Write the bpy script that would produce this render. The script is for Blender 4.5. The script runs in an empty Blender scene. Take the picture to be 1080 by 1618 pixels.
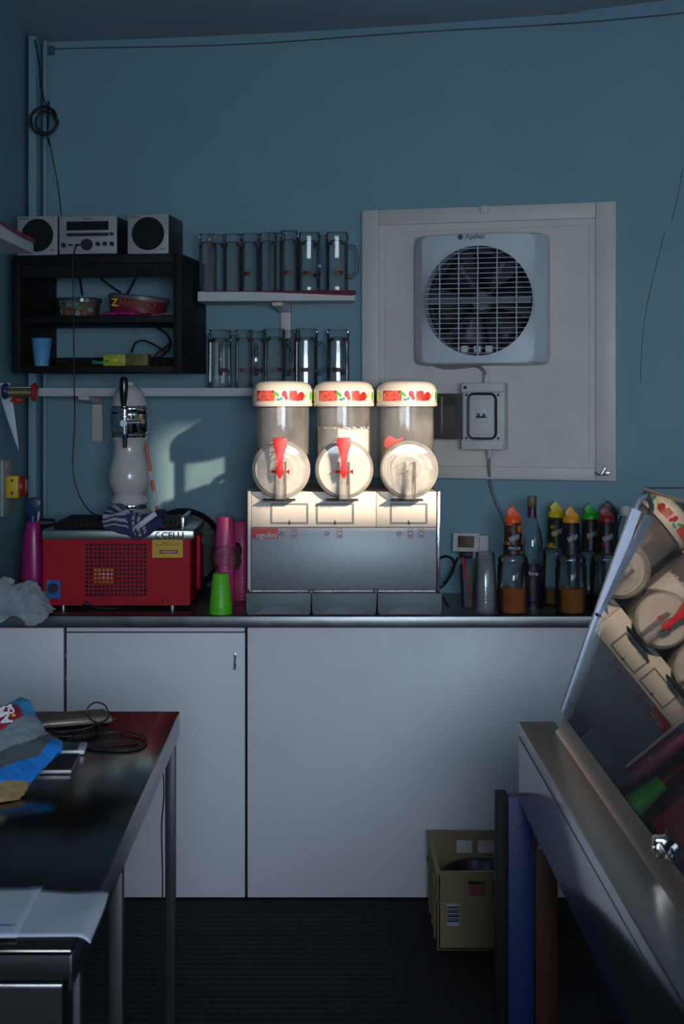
import bpy, bmesh, math, random
from mathutils import Vector, Matrix, noise
random.seed(7)
PI = math.pi
S = bpy.context.scene
COL = S.collection

# ------------------------------------------------------------------ camera, world, lights, exposure
F = 2250.0; CX = 512.0; CY = 622.0; EYE = 1.6          # level camera at eye height, lens shifted down
cam = bpy.data.objects.new('camera', bpy.data.cameras.new('camera')); COL.objects.link(cam)
cam.location = (0, 0, EYE); cam.rotation_euler = (PI/2, 0, 0)
cam.data.sensor_width = 36; cam.data.sensor_fit = 'AUTO'; cam.data.lens = F/1618*36
cam.data.shift_x = (540-CX)/1618; cam.data.shift_y = (CY-809)/1618
cam.data.clip_start = 0.05
cam.data.dof.use_dof = True; cam.data.dof.focus_distance = 4.6; cam.data.dof.aperture_fstop = 11
S.camera = cam

w = bpy.data.worlds.new('world'); S.world = w; w.use_nodes = True
w.node_tree.nodes['Background'].inputs[0].default_value = (0.30, 0.50, 0.75, 1)
w.node_tree.nodes['Background'].inputs[1].default_value = 0.5

def lamp(name, kind, loc, look, energy, color, **kw):
    d = bpy.data.lights.new(name, kind); d.energy = energy; d.color = color
    for k, v in kw.items(): setattr(d, k, v)
    o = bpy.data.objects.new(name, d); COL.objects.link(o); o.location = loc
    o.rotation_euler = Vector(look).to_track_quat('-Z', 'Y').to_euler()
    return o
SUN = Vector((-0.50, 0.866, -0.30))
lamp('evening_sun', 'SUN', (4, -2, 2), SUN, 6.9, (1.0, 0.775, 0.55), angle=0.024)
lamp('front_daylight_fill', 'AREA', (0.45, -0.93, 1.75), (0.0, 1, -0.16), 25, (0.70, 0.83, 1.0),
     shape='RECTANGLE', size=1.3, size_y=0.8, spread=math.radians(100))  # added fill standing in for daylight from behind the camera
lamp('side_daylight_fill', 'AREA', (1.93, 1.7, 1.65), (-1, 0.55, -0.02), 12, (0.62, 0.80, 1.0),
     shape='RECTANGLE', size=2.4, size_y=0.5)  # added fill standing in for daylight from the right
S.view_settings.view_transform = 'Standard'; S.view_settings.look = 'None'
S.view_settings.exposure = 0.0; S.view_settings.gamma = 1.0; S.view_settings.use_curve_mapping = False
S.cycles.transparent_max_bounces = 48
S.cycles.max_bounces = 10
S.cycles.caustics_reflective = False; S.cycles.caustics_refractive = False
S.cycles.sample_clamp_indirect = 3.0

# ------------------------------------------------------------------ helpers
def P(x, y, D):
    return Vector(((x-CX)/F*D, D, EYE-(y-CY)/F*D))
def lin(h):
    h = h.lstrip('#'); c = [int(h[i:i+2], 16)/255 for i in (0, 2, 4)]
    return tuple(v/12.92 if v <= .04045 else ((v+.055)/1.055)**2.4 for v in c) + (1,)
MC = {}
def mat(name, col='808080', rough=.5, metal=0., var=.0, scale=20., bump=0., bscale=200., spec=.5, rvar=0., coat=0.):
    if name in MC: return MC[name]
    m = bpy.data.materials.new(name); m.use_nodes = True; nt = m.node_tree; b = nt.nodes['Principled BSDF']
    c = lin(col) if isinstance(col, str) else tuple(col)+(1,)
    b.inputs['Base Color'].default_value = c; b.inputs['Roughness'].default_value = rough
    b.inputs['Metallic'].default_value = metal; b.inputs['Specular IOR Level'].default_value = spec
    b.inputs['Coat Weight'].default_value = coat
    tc = nt.nodes.new('ShaderNodeTexCoord')
    if var or rvar:
        n = nt.nodes.new('ShaderNodeTexNoise'); n.inputs['Scale'].default_value = scale; n.inputs['Detail'].default_value = 6
        nt.links.new(tc.outputs['Object'], n.inputs['Vector'])
        if var:
            r = nt.nodes.new('ShaderNodeValToRGB')
            r.color_ramp.elements[0].position = .3; r.color_ramp.elements[1].position = .7
            r.color_ramp.elements[0].color = tuple(v*(1-var) for v in c[:3])+(1,)
            r.color_ramp.elements[1].color = tuple(min(1, v*(1+var)) for v in c[:3])+(1,)
            nt.links.new(n.outputs['Fac'], r.inputs[0]); nt.links.new(r.outputs[0], b.inputs['Base Color'])
        if rvar:
            mr = nt.nodes.new('ShaderNodeMapRange')
            mr.inputs['To Min'].default_value = max(.02, rough-rvar); mr.inputs['To Max'].default_value = rough+rvar
            nt.links.new(n.outputs['Fac'], mr.inputs['Value']); nt.links.new(mr.outputs[0], b.inputs['Roughness'])
    if bump:
        n2 = nt.nodes.new('ShaderNodeTexNoise'); n2.inputs['Scale'].default_value = bscale; n2.inputs['Detail'].default_value = 3
        bp = nt.nodes.new('ShaderNodeBump'); bp.inputs['Strength'].default_value = bump; bp.inputs['Distance'].default_value = .002
        nt.links.new(tc.outputs['Object'], n2.inputs['Vector']); nt.links.new(n2.outputs['Fac'], bp.inputs['Height'])
        nt.links.new(bp.outputs[0], b.inputs['Normal'])
    MC[name] = m; return m
def glass(name, tint=(1, 1, 1), ior=1.45, rough=.02, haze=0., hazecol=(.8, .8, .8)):
    """thin clear sheet: what is behind shows through, the surface reflects by Fresnel, an optional uneven diffuse film"""
    if name in MC: return MC[name]
    m = bpy.data.materials.new(name); m.use_nodes = True; nt = m.node_tree; nt.nodes.clear()
    out = nt.nodes.new('ShaderNodeOutputMaterial'); tr = nt.nodes.new('ShaderNodeBsdfTransparent')
    gl = nt.nodes.new('ShaderNodeBsdfGlossy'); fr = nt.nodes.new('ShaderNodeFresnel'); mx = nt.nodes.new('ShaderNodeMixShader')
    tr.inputs[0].default_value = tuple(tint)+(1,); gl.inputs['Roughness'].default_value = rough; fr.inputs[0].default_value = ior
    last = tr.outputs[0]
    if haze:
        df = nt.nodes.new('ShaderNodeBsdfDiffuse'); df.inputs[0].default_value = tuple(hazecol)+(1,)
        tl = nt.nodes.new('ShaderNodeBsdfTranslucent'); tl.inputs[0].default_value = tuple(hazecol)+(1,)
        ad = nt.nodes.new('ShaderNodeMixShader'); ad.inputs[0].default_value = .4
        nt.links.new(df.outputs[0], ad.inputs[1]); nt.links.new(tl.outputs[0], ad.inputs[2])
        hz = nt.nodes.new('ShaderNodeMixShader'); hz.inputs[0].default_value = haze
        nz = nt.nodes.new('ShaderNodeTexNoise'); nz.inputs['Scale'].default_value = 9; nz.inputs['Detail'].default_value = 5
        tc = nt.nodes.new('ShaderNodeTexCoord'); nt.links.new(tc.outputs['Object'], nz.inputs['Vector'])
        mr = nt.nodes.new('ShaderNodeMapRange'); mr.inputs['From Min'].default_value = .3; mr.inputs['From Max'].default_value = .75
        mr.inputs['To Min'].default_value = haze*.5; mr.inputs['To Max'].default_value = haze*1.5
        nt.links.new(nz.outputs['Fac'], mr.inputs['Value']); nt.links.new(mr.outputs[0], hz.inputs[0])
        nt.links.new(last, hz.inputs[1]); nt.links.new(ad.outputs[0], hz.inputs[2]); last = hz.outputs[0]
    nt.links.new(fr.outputs[0], mx.inputs[0]); nt.links.new(last, mx.inputs[1]); nt.links.new(gl.outputs[0], mx.inputs[2])
    nt.links.new(mx.outputs[0], out.inputs[0])
    MC[name] = m; return m

def spline(pts, n=8, closed=False):
    pts = [Vector(p) for p in pts]; out = []; N = len(pts)
    rng = N if closed else N-1
    for i in range(rng):
        if closed: a, b, c, d = pts[(i-1) % N], pts[i], pts[(i+1) % N], pts[(i+2) % N]
        else: a, b, c, d = pts[max(i-1, 0)], pts[i], pts[i+1], pts[min(i+2, N-1)]
        for k in range(n):
            t = k/n; t2 = t*t; t3 = t2*t
            out.append(.5*((2*b)+(c-a)*t+(2*a-5*b+4*c-d)*t2+(3*b-a-3*c+d)*t3))
    if not closed: out.append(pts[-1])
    return out

class B:
    """collects shapes into one bmesh"""
    def __init__(s): s.bm = bmesh.new(); s.mi = 0
    def f(s, vs):
        try:
            fc = s.bm.faces.new(vs); fc.material_index = s.mi; return fc
        except ValueError: return None
    def box(s, x0, x1, y0, y1, z0, z1, bev=0., seg=2):
        r = bmesh.ops.create_cube(s.bm, size=1.)
        vs = r['verts']
        for v in vs: v.co = Vector(((x0+x1)/2+v.co.x*(x1-x0), (y0+y1)/2+v.co.y*(y1-y0), (z0+z1)/2+v.co.z*(z1-z0)))
        fs = {f for v in vs for f in v.link_faces}
        for f in fs: f.material_index = s.mi
        if bev:
            es = {e for v in vs for e in v.link_edges}
            r2 = bmesh.ops.bevel(s.bm, geom=list(es), offset=bev, segments=seg, affect='EDGES', profile=.5)
            for f in r2['faces']: f.material_index = s.mi
        return s
    def ring_loft(s, rings, cap0=True, cap1=True, closed=True):
        R = [[s.bm.verts.new(p) for p in ring] for ring in rings]
        for a, b in zip(R[:-1], R[1:]):
            n = len(a); m = n if closed else n-1
            for i in range(m): s.f((a[i], a[(i+1) % n], b[(i+1) % n], b[i]))
        if cap0: s.f(list(reversed(R[0])))
        if cap1: s.f(R[-1])
        return R
    def cyl(s, p0, p1, r0, r1=None, seg=24, caps=True):
        p0 = Vector(p0); p1 = Vector(p1); r1 = r0 if r1 is None else r1
        d = (p1-p0).normalized(); a = d.orthogonal().normalized(); b = d.cross(a)
        rg = lambda c, r: [c+(a*math.cos(2*PI*i/seg)+b*math.sin(2*PI*i/seg))*r for i in range(seg)]
        s.ring_loft([rg(p0, r0), rg(p1, r1)], caps, caps); return s
    def tube(s, pts, r, seg=8, closed=False):
        pts = [Vector(p) for p in pts]; N = len(pts); rings = []; up = None
        for i, p in enumerate(pts):
            if closed: t = pts[(i+1) % N]-pts[i-1]
            else: t = pts[min(i+1, N-1)]-pts[max(i-1, 0)]
            if t.length < 1e-9: t = Vector((0, 0, 1))
            t.normalize()
            if up is None: up = t.orthogonal().normalized()
            up = (up-t*up.dot(t))
            if up.length < 1e-6: up = t.orthogonal()
            up.normalize(); b = t.cross(up)
            rr = r(i/(N-1)) if callable(r) else r
            rings.append([p+(up*math.cos(2*PI*k/seg)+b*math.sin(2*PI*k/seg))*rr for k in range(seg)])
        if closed: rings.append(rings[0]); s.ring_loft(rings, False, False); bmesh.ops.remove_doubles(s.bm, verts=s.bm.verts, dist=1e-6)
        else: s.ring_loft(rings)
        return s
    def lathe(s, prof, c=(0, 0, 0), seg=32, axis='Z', sx=1., sy=1.):
        """prof = [(radius, height)...]; zero radius closes the end"""
        c = Vector(c); prev = None
        for r, h in prof:
            def pos(i):
                u, v = r*math.cos(2*PI*i/seg)*sx, r*math.sin(2*PI*i/seg)*sy
                if axis == 'Z': return c+Vector((u, v, h))
                if axis == 'Y': return c+Vector((u, h, v))
                return c+Vector((h, u, v))
            ring = [s.bm.verts.new(pos(0))] if r < 1e-7 else [s.bm.verts.new(pos(i)) for i in range(seg)]
            if prev:
                if len(prev) == 1 and len(ring) > 1:
                    for i in range(seg): s.f((prev[0], ring[(i+1) % seg], ring[i]))
                elif len(ring) == 1 and len(prev) > 1:
                    for i in range(seg): s.f((prev[i], prev[(i+1) % seg], ring[0]))
                elif len(ring) > 1:
                    for i in range(seg): s.f((prev[i], prev[(i+1) % seg], ring[(i+1) % seg], ring[i]))
            prev = ring
        return s
    def prism(s, outline, y0, y1, bev=0.):
        """outline [(x, z)] in a plane facing -Y, extruded from y0 to y1"""
        n0 = len(s.bm.faces)
        a = [s.bm.verts.new((x, y0, z)) for x, z in outline]; b = [s.bm.verts.new((x, y1, z)) for x, z in outline]
        n = len(a); s.f(a); s.f(list(reversed(b)))
        for i in range(n): s.f((a[(i+1) % n], a[i], b[i], b[(i+1) % n]))
        if bev:
            es = {e for v in a for e in v.link_edges if e.other_vert(v) in a}
            bmesh.ops.bevel(s.bm, geom=list(es), offset=bev, segments=2, affect='EDGES', profile=.5)
        return s
    def poly(s, pts): s.f([s.bm.verts.new(p) for p in pts]); return s
    def grid(s, fn, nu, nv):
        V = [[s.bm.verts.new(fn(i/nu, j/nv)) for i in range(nu+1)] for j in range(nv+1)]
        for j in range(nv):
            for i in range(nu):
                fc = s.f((V[j][i], V[j][i+1], V[j+1][i+1], V[j+1][i]))
        return V
    def holed(s, x0, x1, z0, z1, hx0, hx1, hz0, hz1, y0, y1):
        """a flat plate facing -Y with one rectangular opening"""
        s.box(x0, hx0, y0, y1, z0, z1); s.box(hx1, x1, y0, y1, z0, z1)
        s.box(hx0, hx1, y0, y1, z0, hz0); s.box(hx0, hx1, y0, y1, hz1, z1); return s

RM = {}
def thing(name, label, cat, loc=(0, 0, 0), rotz=0., group=None):
    o = bpy.data.objects.new(name, None); COL.objects.link(o); o.empty_display_size = .05
    o.location = loc; o.rotation_euler = (0, 0, rotz); RM[o] = Matrix.Translation(Vector(loc)) @ Matrix.Rotation(rotz, 4, 'Z')
    tag(o, label, cat, group); return o
def tag(o, label, cat, group=None):
    o['label'] = label; o['category'] = cat
    if group: o['group'] = group
    return o
def obj(name, b, m, parent=None, local=False, smooth=35, solid=0., sub=0, label=None):
    """link the collected shapes as ONE mesh object; world coordinates unless local"""
    bm = b.bm
    if parent is not None:
        Mx = RM[parent]
        if not local: bmesh.ops.transform(bm, matrix=Mx.inverted(), verts=bm.verts)
    bmesh.ops.recalc_face_normals(bm, faces=bm.faces)
    me = bpy.data.meshes.new(name); bm.to_mesh(me); bm.free()
    for mm in (m if isinstance(m, (list, tuple)) else [m]): me.materials.append(mm)
    if smooth:
        for p in me.polygons: p.use_smooth = True
        me.set_sharp_from_angle(angle=math.radians(smooth))
    o = bpy.data.objects.new(name, me); COL.objects.link(o)
    if parent is not None: o.parent = parent; RM[o] = RM[parent]
    else: RM[o] = Matrix.Identity(4)
    if solid:
        md = o.modifiers.new('thickness', 'SOLIDIFY'); md.thickness = solid; md.offset = 0
    if sub:
        md = o.modifiers.new('smooth', 'SUBSURF'); md.levels = sub; md.render_levels = sub
    if label: o['label'] = label
    return o
def single(name, b, m, label, cat, loc=None, group=None, **kw):
    """a thing that is one mesh, its origin moved to loc"""
    o = obj(name, b, m, None, **kw)
    if loc is not None:
        o.data.transform(Matrix.Translation(-Vector(loc))); o.location = loc; RM[o] = Matrix.Translation(Vector(loc))
    return tag(o, label, cat, group)
def structure(name, b, m, **kw):
    o = obj(name, b, m, None, **kw); o['kind'] = 'structure'; return o
def dup(root, loc, rotz=None, label=None, group=None, scale=None):
    r = root.copy(); COL.objects.link(r); r.location = loc
    if rotz is not None: r.rotation_euler = (0, 0, rotz)
    if scale is not None: r.scale = scale
    if label: r['label'] = label
    if group: r['group'] = group
    for ch in [c for c in bpy.data.objects if c.parent == root]:
        c = ch.copy(); COL.objects.link(c); c.parent = r
        for g in [q for q in bpy.data.objects if q.parent == ch]:
            d = g.copy(); COL.objects.link(d); d.parent = c
    return r
def text(name, s, size, loc, m, parent=None, rot=None, align='CENTER', sx=1., local=False, bold=0.):
    """lettering facing -Y, centred on loc; returns a mesh object"""
    cu = bpy.data.curves.new('lettering', 'FONT'); cu.body = s; cu.size = size; cu.align_x = align; cu.align_y = 'CENTER'
    cu.extrude = .0004; cu.offset = bold
    t = bpy.data.objects.new('lettering', cu); COL.objects.link(t)
    dg = bpy.context.evaluated_depsgraph_get(); me = bpy.data.meshes.new_from_object(t.evaluated_get(dg))
    bpy.data.objects.remove(t)
    Mx = Matrix.Translation(Vector(loc)) @ (rot or Matrix.Identity(4)) @ Matrix.Rotation(PI/2, 4, 'X') @ Matrix.Diagonal((sx, 1, 1, 1))
    me.transform(Mx)
    if parent is not None and not local: me.transform(RM[parent].inverted())
    me.materials.clear(); me.materials.append(m); me.name = name
    o = bpy.data.objects.new(name, me); COL.objects.link(o)
    if parent is not None: o.parent = parent; RM[o] = RM[parent]
    return o

# ------------------------------------------------------------------ materials
M_wall = mat('blue_wall_paint', (.20, .355, .42), .62, var=.05, scale=3, bump=.25, bscale=90)
M_ceil = mat('ceiling_paint', (.30, .36, .40), .8, var=.05, scale=2)
M_white = mat('white_laminate', (.62, .64, .66), .45, var=.03, scale=4)
M_door = mat('white_cupboard_paint', (.82, .82, .85), .5, var=.04, scale=3, bump=.08, bscale=60)
M_cream = mat('cream_paint', (.68, .64, .58), .45, var=.05, scale=8, bump=.1, bscale=50)
M_shelf = mat('shelf_white', (.60, .60, .60), .5, var=.04)
M_steel = mat('brushed_steel', (.55, .56, .57), .27, 1., var=.08, scale=30, rvar=.08)
M_steel2 = mat('worn_steel', (.42, .43, .43), .34, 1., var=.15, scale=14, rvar=.12)
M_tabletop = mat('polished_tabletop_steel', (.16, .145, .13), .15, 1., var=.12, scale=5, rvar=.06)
M_chrome = mat('chrome', (.75, .75, .75), .08, 1., var=.03)
M_black = mat('black_plastic', (.012, .012, .013), .45, var=.2)
M_blackw = mat('black_stained_wood', (.006, .006, .007), .6, var=.3, scale=40, spec=.25)
M_rubber = mat('rubber', (.02, .02, .02), .7, var=.2)
M_cable = mat('black_cable', (.010, .009, .009), .5, var=.2)
M_gcable = mat('grey_cable', (.22, .23, .22), .5, var=.1)
M_darkred = mat('dark_red_cloth', (.16, .015, .03), .8, var=.2)
M_red = mat('red_enamel', (.46, .002, .018), .5, var=.08, scale=12, spec=.25)
M_redplastic = mat('red_plastic', (.75, .02, .02), .35, var=.05)
M_yellow = mat('yellow_plastic', (.75, .50, .02), .45, var=.08)
M_navy = mat('navy_plastic', (.015, .03, .11), .35, var=.1)
M_text = mat('dark_print', (.01, .01, .012), .6, var=.1)
M_wtext = mat('white_print', (.8, .8, .8), .6, var=.05)
M_ceramic = mat('glazed_ceramic', (.66, .62, .56), .22, var=.04, coat=.3)
M_fan = mat('fan_white_plastic', (.60, .63, .68), .4, var=.03)
G_mug = glass('mug_glass', (.985, .99, .985), 1.36, .03, .07, (.8, .86, .88))
G_handle = glass('mug_handle_glass', (.9, .92, .92), 1.55, .03, .06, (.6, .65, .68))
G_bowl = glass('bowl_plastic', (.985, .99, .985), 1.45, .04, .27, (.95, .94, .92))
G_disc = glass('bowl_front_plastic', (.985, .99, .985), 1.45, .05, .55, (.97, .96, .94))
G_cup = glass('clear_cup_plastic', (.98, .985, .985), 1.35, .12, .08)
G_bottle = glass('bottle_plastic', (.95, .97, .97), 1.4, .05, .05, (.5, .55, .55))
G_pane = glass('case_pane_glass', (.90, .93, .93), 1.55, .008, .22, (.42, .50, .52))
G_wrap = glass('plastic_wrap', (.9, .9, .9), 1.6, .1, .08)
G_tub = glass('tub_plastic', (.8, .85, .85), 1.45, .1, .12)

# ------------------------------------------------------------------ the room
def Dw(X): return 5.0-(.223*(X-.462)+.059*(X*X-.2134))          # plan curve of the rear wall
def wang(X): return math.atan(.223+.118*X)
def onwall(px, py, off=0.):
    D = 5.
    for _ in range(30): D = Dw((px-CX)/F*D)-off
    return P(px, py, D)
XL, XR, YF, YT = -1.09, 2.0, -1.0, 3.1
b = B(); n = 44
xs = [XL-.1+(XR+.2-XL)*i/n for i in range(n+1)]
for z0, z1 in ((0, 4.0),):
    ring = [(x, Dw(x)) for x in xs]+[(x, Dw(x)+.12) for x in reversed(xs)]
    b.ring_loft([[Vector((x, y, z0)) for x, y in ring], [Vector((x, y, z1)) for x, y in ring]])
wall_back = structure('wall_back', b, M_wall, smooth=20)
for k, pts in enumerate(([(1078, 268), (1068, 320), (1060, 350)], [(1050, 365), (1036, 420), (1022, 480), (1014, 540), (1011, 605)])):
    b = B(); b.tube(spline([onwall(x, y, .0003) for x, y in pts], 6), .0011, 5)
    c = obj('hairline_crack', b, mat('crack', (.03, .05, .06), .9, var=.1), wall_back)
b = B(); b.box(XL-.12, XL, YF-.1, Dw(XL)+.1, 0, 4.0); structure('wall_left', b, M_wall)
b = B(); b.box(XL-.1, XR+.1, YF-.1, 5.6, -.1, 0)
mfl = mat('studded_rubber_floor', (.006, .007, .008), .7, spec=.25, var=.25, scale=12)
nt = mfl.node_tree; vo = nt.nodes.new('ShaderNodeTexVoronoi'); vo.inputs['Scale'].default_value = 28; vo.inputs['Randomness'].default_value = .12
tc = nt.nodes.new('ShaderNodeTexCoord'); bp = nt.nodes.new('ShaderNodeBump'); bp.inputs['Strength'].default_value = .9; bp.inputs['Distance'].default_value = .006; bp.invert = True
nt.links.new(tc.outputs['Object'], vo.inputs['Vector']); nt.links.new(vo.outputs['Distance'], bp.inputs['Height']); nt.links.new(bp.outputs[0], nt.nodes['Principled BSDF'].inputs['Normal'])
structure('floor', b, mfl)
# ceiling: meets the rear wall at 2.905 m and rises towards the service side
b = B()
rows = [5.6, 5.25, 4.9, 4.5, 4.0, 3.4, 1.0, .2, YF-.1]
def cfn(x, y):                                                         # height measured from the curved wall line
    d = max(0, Dw(x)-y); return 2.905+.20*min(d, 5.)
V0 = [[Vector((x, y if y < 5.2 else Dw(x)+(.1 if y > 5.5 else 0), 0)) for x in [XL-.1+(XR+.2-XL)*i/20 for i in range(21)]] for y in rows]
lo = [[b.bm.verts.new((v.x, v.y, cfn(v.x, v.y))) for v in r] for r in V0]
hi = [[b.bm.verts.new((v.x, v.y, cfn(v.x, v.y)+.1)) for v in r] for r in V0]
for j in range(len(rows)-1):
    for i in range(20):
        b.f((lo[j][i], lo[j+1][i], lo[j+1][i+1], lo[j][i+1])); b.f((hi[j][i], hi[j][i+1], hi[j+1][i+1], hi[j+1][i]))
structure('ceiling', b, M_ceil)
# right wall: slot shaped for the sun beam, ends dimmed by added panes
b = B()
SY0, SYM, SYN, SY1 = -.51, .686, 1.786, 2.20
HY0, HY1, HZ0, HZ1 = .5, 2.9, 1.38, 1.90
def sz(y, z): return z+.30*(4.6-y)/.866                                # slot edges slanted so the sun band falls level on the machine
def wslab(b, y0, y1, za0, za1, zb0, zb1, x0=None, x1=None):
    """wall slab between heights za (bottom) and zb (top), each given at y0 and y1"""
    x0 = XR if x0 is None else x0; x1 = XR+.12 if x1 is None else x1
    b.ring_loft([[Vector((x0, y0, za0)), Vector((x0, y1, za1)), Vector((x0, y1, zb1)), Vector((x0, y0, zb0))], [Vector((x1, y0, za0)), Vector((x1, y1, za1)), Vector((x1, y1, zb1)), Vector((x1, y0, zb0))]])
SB, ST = 1.195, 1.66
wslab(b, SY1, HY1, HZ1, HZ1, 4, 4); wslab(b, HY1, 5.0, 0, 0, 4, 4); wslab(b, YF-.1, SY0, 0, 0, 4, 4)
wslab(b, SY0, HY0, 0, 0, sz(SY0, SB), sz(HY0, SB)); wslab(b, HY0, SY1, HZ1, HZ1, sz(HY0, SB), sz(SY1, SB)); wslab(b, HY0, HY1, 0, 0, HZ0, HZ0)
wslab(b, SY0, SY1, sz(SY0, ST), sz(SY1, ST), 4, 4)
structure('wall_right', b, M_wall)
M_blocker = mat('sun_blocker_board', (.55, .57, .6), .8, var=.03)
b = B(); b.box(XR+.03, XR+.05, HY0, HY1, HZ0, HZ1); structure('side_sun_blocker', b, M_blocker)  # opaque panel added behind the side fill to keep sun out
b = B()
for a0, a1 in ((SY0, SYM), (SYN, SY1)): wslab(b, a0, a1, sz(a0, SB), sz(a1, SB), sz(a0, ST), sz(a1, ST), XR+.03, XR+.036)
structure('sun_dimming_panes', b, glass('sun_dimming_glass', (.74, .74, .74), 1.45, .1))  # unseen panes added to dim the sun at both slot ends
b = B()
for (x0, x1, z0, z1) in ((XL-.1, -.25, 0, 4), (1.15, XR+.1, 0, 4), (-.25, 1.15, 0, 1.3), (-.25, 1.15, 2.2, 4)): b.box(x0, x1, YF-.12, YF, z0, z1)
structure('wall_front', b, M_wall)
b = B(); b.holed(-.29, 1.19, 1.26, 2.24, -.22, 1.12, 1.33, 2.17, YF-.02, YF+.015); b.box(-.25, 1.15, YF-.06, YF-.04, 1.3, 2.2); structure('front_sun_blocker', b, M_cream)  # added frame with an opaque panel that stops sun at the front opening
# painted pipe boxing in the left corner, cable along the top of the wall
b = B(); b.box(-1.075, -1.045, 5.17, 5.30, .93, 2.9, .004); b.cyl((-1.03, 5.255, .93), (-1.03, 5.255, 2.9), .009, seg=12); structure('trim_1', b, M_wall)

# ------------------------------------------------------------------ worktop and base cupboards
ZT = .9
b = B(); b.box(XL, 1.55, 4.48, 4.52, .863, ZT, .004)
def cfar(x): return Dw(x)-.002
xs2 = [XL+(1.55-XL)*i/24 for i in range(25)]
ring = [(x, 4.50) for x in xs2]+[(x, cfar(x)) for x in reversed(xs2)]
b.ring_loft([[Vector((x, y, .872)) for x, y in ring], [Vector((x, y, ZT)) for x, y in ring]])
single('worktop', b, mat('worktop_steel', (.27, .285, .285), .38, 1., var=.15, scale=14, rvar=.1), 'long stainless steel worktop running along the back wall', 'worktop', (.2, 4.8, .863))
def cupboard(name, x0, x1, label, door=None, handle=None):
    t = thing(name, label, 'cupboard', ((x0+x1)/2, 4.6, 0))
    b = B(); b.box(x0, x1, 4.532, 4.68, .0, .862); obj('carcass', b, mat('cupboard_inside', (.05, .05, .055), .7, var=.1), t)
    if door:
        d = obj('door', B().box(door[0], door[1], 4.51, 4.53, .004, door[2], .002), M_door, t)
        if handle:
            hb = B(); hx, hz = handle
            hb.tube(spline([(hx, 4.51, hz+.019), (hx+.002, 4.498, hz+.018), (hx+.001, 4.49, hz), (hx+.002, 4.498, hz-.018), (hx, 4.51, hz-.019)], 6), .0032, 8)
            hb.box(hx-.004, hx+.004, 4.506, 4.511, hz+.014, hz+.026, .001); hb.box(hx-.004, hx+.004, 4.506, 4.511, hz-.026, hz-.014, .001)
            obj('handle', hb, M_chrome, d, label='small dark metal bow handle')
    return t
cupboard('base_cupboard', -1.085, -.822, 'white base cupboard at the far left end, cut off by the picture edge', (-1.085, -.825, .858))
t = cupboard('base_cupboard', -.819, -.250, 'white base cupboard with a small bow handle, below the red cooler', (-.816, -.251, .842), (-.283, .752))
obj('top_rail', B().box(-.816, -.252, 4.512, 4.53, .846, .860, .001), M_door, t)
for z in (.77, .70): obj('hinge', B().cyl((-.8185, 4.507, z-.006), (-.8185, 4.507, z+.006), .003, seg=8), M_steel2, [o for o in bpy.data.objects if o.parent == t and o.name.startswith('door')][0])
cupboard('base_cupboard', -.247, 1.25, 'wide plain white base cupboard panel without a handle, below the slush machine', (-.243, 1.25, .860))

# ------------------------------------------------------------------ hatch board with fan, breaker box, cables
HL = Vector((.142, Dw(.142), 0)); HRt = Vector((.993, Dw(.993), 0))
hd = (HRt-HL).normalized(); HA = math.atan2(hd.y, hd.x); hn = Vector((hd.y, -hd.x, 0))     # hn towards the room
def hp(px, py, off):
    """point where the sight line meets the hatch plane standing off metres from the wall"""
    u = Vector(((px-CX)/F, 1, -(py-CY)/F)); o = HL+hn*off
    k = (o.dot(hn))/(Vector((u.x, u.y, 0)).dot(hn)); return Vector((u.x*k, k, EYE+u.z*k))
def hl(px, py, off):
    p = hp(px, py, off); return ((p-HL).dot(hd), p.z)
Hlen = (HRt-HL).length
t = thing('wall_hatch', 'large cream framed wooden hatch board on the blue wall behind the fan', 'hatch', (HL.x, HL.y, 1.304), HA)
z0, z1, fw = 0., .946, .062
b = B()
b.box(0, fw, -.035, .03, z0, z1, .004); b.box(Hlen-.068, Hlen, -.035, .03, z0, z1, .004)
b.box(fw, Hlen-.068, -.033, .03, z1-.055, z1, .004); b.box(fw, Hlen-.068, -.033, .03, z0, z0+.045, .004)
obj('frame', b, M_cream, t, local=True)
b = B(); b.holed(fw, Hlen-.068, .045, z1-.055, fw+.020, Hlen-.09, .066, z1-.078, -.020, .0); obj('inner_bead', b, M_cream, t, local=True)
b = B(); b.box(fw+.02, Hlen-.09, -.012, .01, .066, z1-.078); obj('board', b, M_cream, t, local=True)
lu, lz = hl(765, 331, .04)
b = B(); b.box(lu-.013, lu+.013, -.048, -.034, lz-1.304-.012, lz-1.304+.014, .003); b.cyl((lu, -.052, lz-1.304+.006), (lu, -.046, lz-1.304+.006), .005, seg=10); obj('latch', b, M_cream, t, local=True)
b = B(); b.box(Hlen-.045, Hlen-.02, -.046, -.034, .02, .035, .002); b.tube(spline([(Hlen-.07, -.042, .03), (Hlen-.05, -.048, .022), (Hlen-.035, -.045, .045)], 5), .003, 6); obj('hook', b, M_steel2, t, local=True)

# fan: tapered square housing with a round grille
fu0, fzt = hl(663, 372, .12); fu1, _ = hl(846, 361, .12); _, fzb = hl(663, 575, .12)
bu1, _ = hl(868, 400, .03)
fc_u, fc_z = hl(754.3, 475, .125)
t = thing('extractor_fan', 'square white extractor fan with a round grille, mounted on the cream hatch board', 'fan', (HL.x+hd.x*fc_u, HL.y+hd.y*fc_u, fzb), HA)
hw = (fu1-fu0)/2; cu = (fu0+fu1)/2-fc_u; hh = (fzt-fzb)/2; bw = bu1-fc_u-cu
R = .187; N = 96; oz = hh+ (fc_z-(fzt+fzb)/2); czc = fc_z-fzb
def sq(i, half_w, half_h, rad):
    """rounded-square outline point in the direction of angle i"""
    a = 2*PI*i/N; e = 20
    c_, s_ = math.cos(a), math.sin(a); r = (abs(c_)**e+abs(s_)**e)**(-1/e)
    return cu+half_w*c_*r, hh+half_h*s_*r
b = B()
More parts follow.
